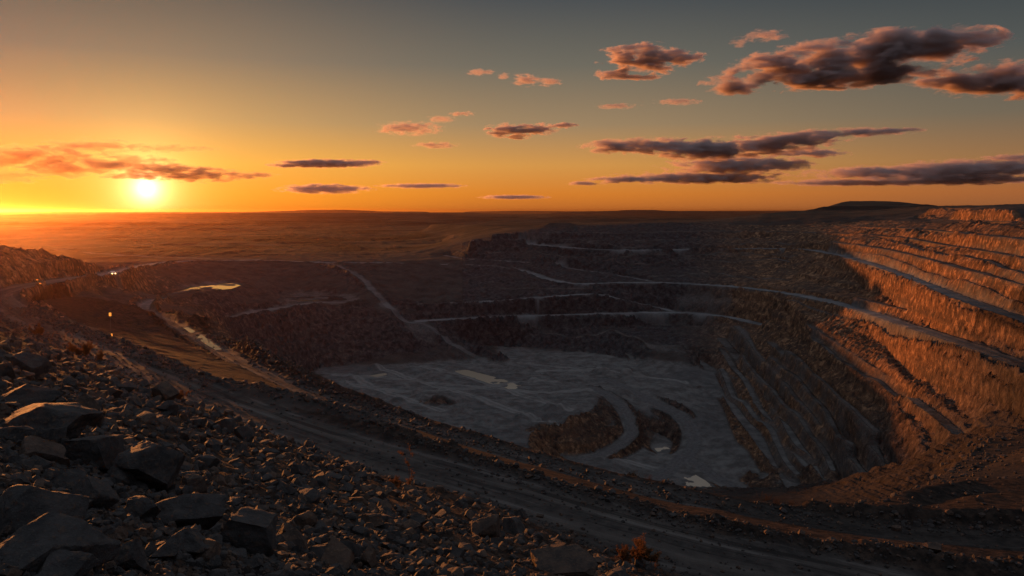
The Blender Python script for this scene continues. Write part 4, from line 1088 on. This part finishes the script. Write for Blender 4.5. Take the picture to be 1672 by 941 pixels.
BOULDERS = [   # box in the picture (left, top, right, bottom), material, blockiness, label
    (194, 725, 297, 812, 0, 1.0, 'largest angular charcoal block, upright with a sharp ridge, in the middle of the boulder heap'),
    (5, 662, 149, 718, 0, .8, 'long slab-like boulder with a bright flat top, upper left of the boulder heap'),
    (-8, 630, 88, 672, 0, .7, 'broad dark boulder at the left edge, behind the long slab-like boulder'),
    (94, 713, 194, 766, 0, .9, 'flat-topped dark boulder left of the largest angular block'),
    (36, 715, 99, 762, 1, .7, 'wedge-shaped boulder with a rusty sloping edge, below the long slab'),
    (58, 699, 104, 726, 0, .8, 'small pale-topped block tucked under the long slab'),
    (-6, 695, 54, 727, 0, .7, 'grey boulder at the left edge under the long slab'),
    (68, 769, 133, 803, 0, .8, 'low flat boulder with a chipped front, above the two biggest slabs'),
    (122, 780, 189, 838, 0, .6, 'squat rounded boulder directly left below the largest angular block'),
    (-12, 796, 128, 882, 0, .7, 'huge tilted dark boulder at the left edge with a straight upper edge'),
    (-4, 853, 176, 936, 0, .8, 'long huge slab tilted in the bottom left corner'),
    (200, 813, 258, 856, 0, .7, 'pale grey boulder just under the largest angular block'),
    (242, 808, 360, 873, 0, .4, 'big rounded boulder with rusty patches, right of the pale grey boulder'),
    (268, 865, 338, 908, 0, .5, 'egg-shaped dark boulder in front of the big rounded boulder'),
    (358, 837, 452, 917, 0, .3, 'big smooth oval boulder at the right end of the heap'),
    (175, 884, 238, 940, 0, .8, 'pointed dark boulder near the bottom edge, left of the small flat block'),
    (244, 887, 291, 921, 0, .9, 'small flat-topped block beside the pointed dark boulder'),
    (293, 777, 336, 812, 1, .7, 'rusty sunlit stone right beside the largest angular block'),
    (64, 905, 152, 952, 0, .7, 'half-hidden boulder under the huge bottom left slab'),
    (112, 652, 162, 700, 1, .7, 'tall brownish boulder leaning behind the long slab'),
    (18, 580, 75, 618, 0, .6, 'rounded boulder with a sunlit crest, highest of the heap on the left'),
    (-8, 594, 20, 624, 0, .6, 'dark stone cut by the left edge beside the highest boulder'),
    (164, 633, 198, 650, 0, .6, 'flat dark stone halfway up the left rubble'),
    (186, 624, 219, 643, 0, .6, 'dark stone just above the flat one halfway up the left rubble'),
    (250, 625, 290, 661, 1, 1.0, 'rusty triangular stone standing up at the edge of the haul road'),
    (257, 654, 289, 679, 0, .7, 'grey stone below the rusty triangular stone'),
    (343, 682, 381, 708, 0, .9, 'dark cube-like block at the road edge, left of a twin'),
    (383, 695, 416, 724, 0, .9, 'dark cube-like block at the road edge, right of a twin'),
    (314, 743, 357, 769, 0, .6, 'flat dark stone behind the rusty sunlit stone'),
    (478, 833, 518, 867, 1, .5, 'oval reddish stone with a pale face, right of the smooth oval boulder'),
    (449, 853, 483, 888, 1, .7, 'rusty brown stone touching the oval reddish stone'),
    (570, 809, 599, 830, 1, .4, 'rounded pale stone with a lit rim in the middle of the rubble'),
    (552, 789, 579, 809, 0, .4, 'rounded grey stone above the pale one with a lit rim'),
    (588, 839, 626, 863, 1, .5, 'reddish rounded stone below the pale one with a lit rim'),
    (661, 839, 698, 867, 0, .8, 'cracked angular stone low in the middle of the rubble'),
    (482, 798, 523, 821, 0, .8, 'dark blocky stone in the middle of the rubble, left of the rounded grey stone'),
    (563, 755, 586, 772, 0, .9, 'small dark pyramid-shaped stone on the rubble edge'),
    (471, 756, 507, 785, 0, .8, 'broken dark block in the rubble left of the pyramid-shaped stone'),
    (419, 762, 450, 786, 0, .7, 'dark stone left of the broken dark block'),
    (768, 838, 818, 890, 1, 1.0, 'tall triangular boulder with a brown split face'),
    (819, 843, 859, 879, 0, .9, 'dark wedge right beside the tall triangular boulder'),
    (865, 897, 974, 952, 1, .7, 'large reddish-brown sunlit boulder at the bottom edge'),
    (895, 886, 934, 906, 1, .8, 'brown peaked stone behind the large reddish-brown boulder'),
    (545, 880, 590, 915, 0, .6, 'dark boulder near the bottom edge left of the tall triangular boulder'),
    (588, 893, 617, 932, 1, .6, 'upright reddish stone near the bottom edge'),
    (1508, 887, 1535, 902, 1, .6, 'single orange-lit boulder lying on the berm of the haul road'),
]
for i, (u0, v0, u1, v1, mt, bl, lab) in enumerate(BOULDERS):
    uc, vc = (u0 + u1) / 2, (v0 + v1) / 2
    base, dist = on_ray(uc, v1 - 0.12 * (v1 - v0), 0.0)
    for _ in range(2):
        w = (u1 - u0) / FOC * dist; h = (v1 - v0) / FOC * dist * 1.04
        c, dist = on_ray(uc, vc, h * 0.30)
    v, f = rock_verts(5 if w * FOC / dist > 55 else 4, 100 + i * 3, bl, 0.045)
    me = mesh_from('boulder', v * np.array([w, (w * 0.55 + h * 0.45), h * 1.02]), f, (M_ROCK, M_RUST)[mt])
    o = link(bpy.data.objects.new('boulder', me)); o.location = c
    o.rotation_euler = (0, 0, math.atan2(-c[0], c[1]))
    tag(o, lab, 'boulder', 'boulders on the rubble slope')

def slope_sample(n, seed):
    """random points of the rubble slope, evenly spread over the picture"""
    g = np.random.default_rng(seed)
    u = g.uniform(-160, 1330, n * 3); v = g.uniform(500, 1010, n * 3)
    a = (u - 836) / FOC; b = -(v - 470.5) / FOC; cs, sn = math.cos(PITCH), math.sin(PITCH)
    d = np.stack([a, cs + b * sn, -sn + b * cs], 1)
    den = d[:, 2] + SLX * d[:, 0] + SLY * d[:, 1]
    t = np.where(den < -1e-4, -EYE_H / np.minimum(den, -1e-4), 1e6)
    x, y = d[:, 0] * t, d[:, 1] * t
    L, r = in_toe(x, y)
    ok = (r < L * 0.985) & (r > 3.2) & (r < 190)
    return x[ok][:n], y[ok][:n]

# medium stones: individual objects that share a few meshes
protos = []
for k in range(14):
    v, f = rock_verts(3, 900 + k, 0.3 + 0.05 * k, 0.05)
    protos.append(mesh_from('stone', v * np.array([1.0, 0.8, 0.62]), f, M_RUST if k % 3 == 0 else M_ROCK))
g = np.random.default_rng(5)
xs, ys = slope_sample(235, 21)
for k in range(len(xs)):
    D = math.hypot(xs[k], ys[k])
    px = g.uniform(15, 34) * (0.6 if D > 60 else 1.0)
    sz = np.clip(px * D / FOC, 0.16, 1.1)
    if k < 14:
        o = bpy.data.objects.new('stone', protos[k])
    else:
        o = bpy.data.objects['stone' if k % 14 == 0 else 'stone.%03d' % (k % 14)].copy()
    link(o)
    o.scale = (sz * g.uniform(.85, 1.25), sz * g.uniform(.85, 1.2), sz * g.uniform(.8, 1.2))
    o.rotation_euler = (g.uniform(-.6, .6), g.uniform(-.6, .6), g.uniform(0, 6.28))
    o.location = (xs[k], ys[k], float(height(xs[k], ys[k])) + sz * 0.12)
    tag(o, 'loose angular stone lying among the rubble of the foreground slope', 'stone', 'loose stones on the rubble slope')

# gravel: nobody could count it
def gravel():
    g = np.random.default_rng(77)
    VV, FF = [], []
    shapes = [rock_verts(1, 500 + k, 0.5, 0.02) for k in range(24)]
    shapes2 = [rock_verts(2, 600 + k, 0.5, 0.04) for k in range(24)]
    base = 0
    def add(xs, ys, sizes, shp):
        nonlocal base
        zs = height(xs, ys)
        for k in range(len(xs)):
            v, f = shp[g.integers(24)]
            a = g.uniform(0, 6.28); ca, sa = math.cos(a), math.sin(a)
            q = v * sizes[k] * g.uniform(0.65, 1.2, 3)
            tl = g.normal() * 0.5
            q = np.stack([q[:, 0], q[:, 1] * math.cos(tl) - q[:, 2] * math.sin(tl), q[:, 1] * math.sin(tl) + q[:, 2] * math.cos(tl)], 1)
            VV.append(np.stack([q[:, 0] * ca - q[:, 1] * sa + xs[k], q[:, 0] * sa + q[:, 1] * ca + ys[k], q[:, 2] + zs[k] + sizes[k] * 0.12], 1))
            FF.append(f + base); base += len(v)
    x, y = slope_sample(15000, 31); D = np.hypot(x, y)
    add(x, y, np.clip(g.lognormal(math.log(5.4), 0.65, len(x)) * D / FOC, 0.03, 0.8), shapes)
    x, y = slope_sample(3200, 41); D = np.hypot(x, y)
    add(x, y, np.clip(g.uniform(10, 20, len(x)) * D / FOC, 0.05, 0.9), shapes2)
    me = mesh_from('gravel', np.vstack(VV), np.vstack(FF), M_ROCK, sharp=R(25))
    me.materials.append(M_RUST)
    mi = np.repeat((g.random(len(FF)) < 0.35).astype(np.int32), [len(f) for f in FF])
    me.polygons.foreach_set('material_index', mi)
    o = link(bpy.data.objects.new('gravel', me)); o['kind'] = 'stuff'
gravel()

# stones strewn along the berms and roads
def scree():
    g = np.random.default_rng(91)
    shapes = [rock_verts(1, 1500 + k, 0.5, 0.02) for k in range(20)]
    VV, FF = [], []; base = 0
    def along(line, n, spread, lo, hi, side=0.0):
        nonlocal base
        l = np.asarray(line); d = np.hypot(*np.diff(l[:, :2], axis=0).T); w = d / np.maximum(np.hypot(l[:-1, 0], l[:-1, 1]), 30); w /= w.sum()
        for _ in range(n):
            k = g.choice(len(d), p=w); t = g.random()
            p = l[k] * (1 - t) + l[k + 1] * t
            x = p[0] + g.normal() * spread + side * g.random(); y = p[1] + g.normal() * spread + side * g.random()
            D = math.hypot(x, y)
            sz = np.clip(g.lognormal(math.log(4.2), 0.5) * D / FOC, lo, hi)
            v, f = shapes[g.integers(20)]
            a = g.uniform(0, 6.28); q = v * sz * g.uniform(.6, 1.2, 3)
            VV.append(np.stack([q[:, 0] * math.cos(a) - q[:, 1] * math.sin(a) + x, q[:, 0] * math.sin(a) + q[:, 1] * math.cos(a) + y, q[:, 2] + float(height(x, y)) + sz * 0.1], 1))
            FF.append(f + base); base += len(v)
    along(BERM1, 2600, 1.1, 0.08, 0.9)
    along(BERM2, 1800, 1.2, 0.08, 0.9)
    along(ROADS['near'][0][2:14], 900, 4.5, 0.05, 0.35)
    along(ROADS['lower'][0][3:17], 500, 2.8, 0.05, 0.35)
    along(TOE[1:14], 1300, 0.8, 0.06, 0.5)
    along(NEAR_END, 700, 5.0, 0.1, 1.2)
    me = mesh_from('gravel', np.vstack(VV), np.vstack(FF), M_ROCK, sharp=R(25))
    me.materials.append(M_RUST)
    me.polygons.foreach_set('material_index', np.repeat((g.random(len(FF)) < 0.3).astype(np.int32), [len(f) for f in FF]))
    o = link(bpy.data.objects.new('gravel', me)); o['kind'] = 'stuff'
scree()

# ------------------------------------------------------------------ small objects
def simple_mat(name, col, rough=0.7, emit=None, strength=0.0, metal=0.0):
    m = bpy.data.materials.new(name); m.use_nodes = True
    t = NT(m.node_tree); bs = m.node_tree.nodes['Principled BSDF']
    n = t.noise(t.n('ShaderNodeTexCoord').outputs['Object'], 6.0, 4, 0.6)
    t.put(bs.inputs['Base Color'], t.mix(t.rng(n, 0.3, 0.75), tuple(col) + (1,), tuple(c * 0.6 for c in col) + (1,)))
    bs.inputs['Roughness'].default_value = rough; bs.inputs['Metallic'].default_value = metal
    if emit:
        bs.inputs['Emission Color'].default_value = (*emit, 1); bs.inputs['Emission Strength'].default_value = strength
    return m
M_POST = simple_mat('weathered_post', (0.06, 0.05, 0.045), 0.8)
M_AMBER = simple_mat('amber_glow', (0.8, 0.30, 0.04), 0.3, (1.0, 0.36, 0.05), 0.9)
M_BUFF = simple_mat('buff_board', (0.45, 0.30, 0.2), 0.6)
M_WHITE = simple_mat('dusty_white_paint', (0.55, 0.52, 0.48), 0.5)
M_GLASS = simple_mat('dark_glass', (0.02, 0.02, 0.022), 0.1)
M_TYRE = simple_mat('tyre', (0.02, 0.02, 0.02), 0.9)
M_LIGHT = simple_mat('headlight', (0.9, 0.8, 0.6), 0.2, (1.0, 0.62, 0.22), 9.0)

class B:
    def __init__(self):
        self.bm = bmesh.new()
    def box(self, c, s, bev=0.0):
        r = bmesh.ops.create_cube(self.bm, size=1.0)
        for v in r['verts']:
            v.co = (c[0] + v.co.x * s[0], c[1] + v.co.y * s[1], c[2] + v.co.z * s[2])
        if bev:
            es = list({e for v in r['verts'] for e in v.link_edges})
            bmesh.ops.bevel(self.bm, geom=es, offset=bev, segments=2, affect='EDGES', profile=0.6)
        return self
    def tube(self, p0, p1, r0, r1, n=8, cap=True):
        from mathutils import Vector
        p0, p1 = Vector(p0), Vector(p1)
        d = (p1 - p0).normalized(); a = d.orthogonal().normalized(); b = d.cross(a)
        rings = []
        for p, r in ((p0, r0), (p1, r1)):
            rings.append([self.bm.verts.new(p + (a * math.cos(2 * math.pi * k / n) + b * math.sin(2 * math.pi * k / n)) * r) for k in range(n)])
        for k in range(n):
            self.bm.faces.new((rings[0][k], rings[0][(k + 1) % n], rings[1][(k + 1) % n], rings[1][k]))
        if cap:
            self.bm.faces.new(rings[0][::-1]); self.bm.faces.new(rings[1])
        return self
    def prism(self, prof, x0, x1):
        """extrudes a (y, z) profile along x"""
        a = [self.bm.verts.new((x0, y, z)) for y, z in prof]; b = [self.bm.verts.new((x1, y, z)) for y, z in prof]
        n = len(prof)
        for k in range(n):
            self.bm.faces.new((a[k], a[(k + 1) % n], b[(k + 1) % n], b[k]))
        self.bm.faces.new(a[::-1]); self.bm.faces.new(b)
        return self
    def build(self, name, mat, parent=None, smooth=False):
        bmesh.ops.recalc_face_normals(self.bm, faces=self.bm.faces)
        me = bpy.data.meshes.new(name); self.bm.to_mesh(me); self.bm.free()
        me.materials.append(mat)
        if smooth:
            me.polygons.foreach_set('use_smooth', np.ones(len(me.polygons), bool))
        o = link(bpy.data.objects.new(name, me))
        if parent:
            o.parent = parent
        return o

def empty(name, loc, label, cat, group=None, rz=0.0):
    o = bpy.data.objects.new(name, None); link(o)
    o.location = loc; o.rotation_euler = (0, 0, rz); o.empty_display_size = 0.3
    return tag(o, label, cat, group)

# tall post with an amber lamp on the berm
c, D = on_ray(181.5, 550, 0.0)
hgt = 36.0 / FOC * D
post = empty('lamp_post', c, 'tall thin post with a glowing amber lamp head on the haul road berm', 'lamp post')
B().tube((0, 0, -0.3), (0, 0, hgt * 0.84), 0.055, 0.045, 10).tube((0, 0, -0.1), (0, 0, 0.12), 0.12, 0.10, 10).build('post', M_POST, post)
B().box((0, 0, hgt * 0.92), (0.34, 0.20, 0.56), 0.05).build('lamp_head', M_AMBER, post)
B().box((0, 0, hgt * 0.815), (0.40, 0.26, 0.07), 0.02).tube((0, 0, hgt * 0.998), (0, 0, hgt * 1.02), 0.16, 0.10, 10).build('lamp_bracket', M_POST, post)
B().box((0.16, -0.10, 0.30), (0.18, 0.14, 0.44), 0.02).build('reflector_board', M_AMBER, post)  # lit look painted by emission; the board is no lamp
# short post with a cross board
c, D = on_ray(103.5, 527.5, 0.0)
sp = empty('marker_post', c, 'short post with a small pale crossboard on the berm, left of the amber lamp post', 'marker post', 'marker posts along the haul road')
h = 9.5 / FOC * D
B().tube((0, 0, -0.3), (0, 0, h * 0.92), 0.07, 0.06, 10).build('post', M_POST, sp)
B().box((-0.16, -0.02, h * 0.95), (0.62, 0.10, 0.16), 0.02).build('crossboard', M_BUFF, sp)
# reflector posts at the far bend
for u, v, lab in ((61, 462, 'small post with an amber reflector on the hill side of the far road bend'), (66, 468, 'small post with a flat amber reflector on the pit side of the far road bend'), (157, 449.5, 'small reflector post beside the far road, just behind the headlights of the pickup')):
    c, D = on_ray(u, v, 0.0)
    r_ = empty('marker_post', c, lab, 'marker post', 'marker posts along the haul road')
    B().tube((0, 0, -0.2), (0, 0, 0.75), 0.05, 0.045, 8).build('post', M_POST, r_)
    B().box((0, -0.05, 0.86), (0.55, 0.06, 0.28), 0.02).build('reflector', M_AMBER if u < 100 else M_BUFF, r_)  # amber ones glow by emission, a painted glint without a lamp

# pickup coming along the far arm of the near road
c, D = on_ray(183.5, 449.3, 0.0)
car = empty('pickup_truck', c, 'small pickup with both headlights lit on the far arm of the haul road', 'pickup', None, math.atan2(-c[0], c[1]) + R(14))
prof = [(-2.6, 0.45), (-2.6, 0.95), (-2.5, 1.05), (-1.35, 1.12), (-0.75, 1.72), (0.55, 1.76), (0.75, 1.12), (2.55, 1.08), (2.6, 0.5)]
B().prism(prof, -0.92, 0.92).build('body', M_WHITE, car)
B().prism([(-1.22, 1.14), (-0.76, 1.62), (-0.72, 1.62), (-1.15, 1.14)], -0.80, 0.80).build('windscreen', M_GLASS, car)
for sx in (-1, 1):
    B().prism([(-1.05, 1.14), (-0.70, 1.60), (0.48, 1.62), (0.60, 1.14)], sx * 0.90, sx * 0.935).build('side_window', M_GLASS, car)
    for y in (-1.65, 1.6):
        w = B().tube((sx * 0.72, y, 0.40), (sx * 0.96, y, 0.40), 0.40, 0.40, 20).build('wheel', M_TYRE, car)
        B().tube((sx * 0.95, y, 0.40), (sx * 0.985, y, 0.40), 0.22, 0.20, 14).build('rim', M_WHITE, w)
    B().tube((sx * 0.66, -2.56, 0.80), (sx * 0.66, -2.66, 0.80), 0.19, 0.17, 14).build('headlight', M_LIGHT, car)
B().box((0, -2.63, 0.56), (1.86, 0.14, 0.20), 0.03).build('bumper', M_POST, car)

# ------------------------------------------------------------------ dry weeds
def plant_material(name, a, b):
    m = bpy.data.materials.new(name); m.use_nodes = True
    nt = m.node_tree; nt.nodes.clear(); t = NT(nt)
    out = t.n('ShaderNodeOutputMaterial')
    n = t.noise(t.n('ShaderNodeNewGeometry').outputs['Position'], 3.0, 3)
    c = t.mix(t.rng(n, 0.3, 0.7), a, b)
    d = t.n('ShaderNodeBsdfDiffuse'); tr = t.n('ShaderNodeBsdfTranslucent'); mx = t.n('ShaderNodeMixShader'); mx.inputs[0].default_value = 0.45
    t.l(c, d.inputs['Color']); t.l(c, tr.inputs['Color']); t.l(d.outputs[0], mx.inputs[1]); t.l(tr.outputs[0], mx.inputs[2]); t.l(mx.outputs[0], out.inputs[0])
    return m
M_STEM = plant_material('dry_stem', (0.10, 0.055, 0.03), (0.17, 0.09, 0.045))
M_LEAF = plant_material('dry_leaf', (0.10, 0.052, 0.026), (0.17, 0.085, 0.038))

def weed(u, v, hpx, kind, label, group='dry weeds at the edge of the rubble slope'):
    g = random.Random(int(u * 31 + v))
    c, D = on_ray(u, v, 0.0)
    H = hpx / FOC * D
    root = empty('dry_weed', c, label, 'weed', group)
    st, lf = B(), B()
    from mathutils import Vector
    def leaf(p, size):
        d = Vector((g.gauss(0, 1), g.gauss(0, 1), g.gauss(0.2, 0.8))).normalized(); s = d.orthogonal().normalized() * size * 0.3
        a = lf.bm.verts.new(p); b = lf.bm.verts.new(p + d * size * .5 + s); e = lf.bm.verts.new(p + d * size); f = lf.bm.verts.new(p + d * size * .5 - s)
        lf.bm.faces.new((a, b, e, f))
    def stem(p, d, L, r, depth):
        n = 5; q = Vector(p)
        for k in range(n):
            d = (d + Vector((g.gauss(0, .12), g.gauss(0, .12), 0.04))).normalized()
            e = q + d * (L / n)
            st.tube(q, e, r * (1 - k / n * .6), r * (1 - (k + 1) / n * .6), 5, False)
            if depth > 0 and k >= (1 if kind == 'bush' else 2):
                for _ in range(2 if kind == 'bush' else 1):
                    dd = (d + Vector((g.gauss(0, .7), g.gauss(0, .7), g.gauss(0.1, .3)))).normalized()
                    stem(e, dd, L * g.uniform(.25, .5), r * .55, depth - 1)
            if depth == 0 or k >= 3:
                for _ in range(3):
                    leaf(e + Vector((g.gauss(0, .02), g.gauss(0, .02), g.gauss(0, .02))) * H, H * g.uniform(.025, .06))
            q = e
    if kind == 'tall':
        stem((0, 0, -0.05), Vector((0.08, 0, 1)), H, H * .011, 2)
        for _ in range(3):
            stem((g.gauss(0, .05) * H, 0, -0.05), Vector((g.gauss(-.3, .3), g.gauss(0, .3), 1)), H * g.uniform(.3, .55), H * .007, 1)
    elif kind == 'bush':
        for _ in range(9):
            stem((g.gauss(0, .12) * H, g.gauss(0, .12) * H, -0.05), Vector((g.gauss(0, .45), g.gauss(0, .45), 1)), H * g.uniform(.45, 1.0), H * .010, 2)
    else:
        for _ in range(26):
            stem((g.gauss(0, .30) * H, g.gauss(0, .30) * H, -0.05), Vector((g.gauss(0, .4), g.gauss(0, .4), 1)), H * g.uniform(.5, 1.0), H * .012, 0)
    st.build('stems', M_STEM, root)
    lf.build('leaves', M_LEAF, root)
weed(671, 803, 58, 'tall', 'tall spindly dry weed standing alone where the rubble meets the haul road')
weed(1052, 924, 46, 'bush', 'reddish bushy dry weed with several upright stems beside the large reddish boulder')
weed(1020, 918, 24, 'bush', 'low reddish tuft left of the bushy weed by the large reddish boulder')
weed(1072, 930, 22, 'tall', 'short leaning weed stalk right of the bushy weed by the large reddish boulder')
weed(137, 584, 20, 'bush', 'pale wispy weed at the upper edge of the left rubble, tallest of that cluster')
weed(120, 578, 14, 'bush', 'small weed left of the tallest wispy weed on the left rubble edge')
weed(163, 590, 14, 'bush', 'small weed right of the tallest wispy weed on the left rubble edge')
weed(64, 549, 14, 'bush', 'faint dry bush by the road at the far left')
weed(85, 562, 13, 'tall', 'thin dry stalk by the road right of the faint bush at the far left')
weed(103, 566, 12, 'tall', 'thin dry stalk nearest to the wispy weeds at the far left')
weed(648, 798, 18, 'bush', 'small dry tuft left of the tall spindly weed')
weed(292, 655, 16, 'bush', 'dry tuft right of the rusty triangular stone')
weed(1036, 777, 13, 'tuft', 'leftmost orange grass tuft of the strip on the pit-side berm', 'dry grass on the pit-side berm')
weed(1060, 783, 10, 'tuft', 'orange grass tuft in the middle of the pit-side berm strip', 'dry grass on the pit-side berm')
weed(1084, 789, 9, 'tuft', 'orange grass tuft at the right end of the pit-side berm strip', 'dry grass on the pit-side berm')
weed(1250, 817, 15, 'tuft', 'large orange grass clump on the berm below the dark pit wall', 'dry grass on the pit-side berm')
weed(1268, 822, 11, 'tuft', 'smaller orange grass clump just right of the large one on the berm', 'dry grass on the pit-side berm')
weed(1292, 826, 10, 'tuft', 'last orange grass clump to the right on the pit-side berm', 'dry grass on the pit-side berm')
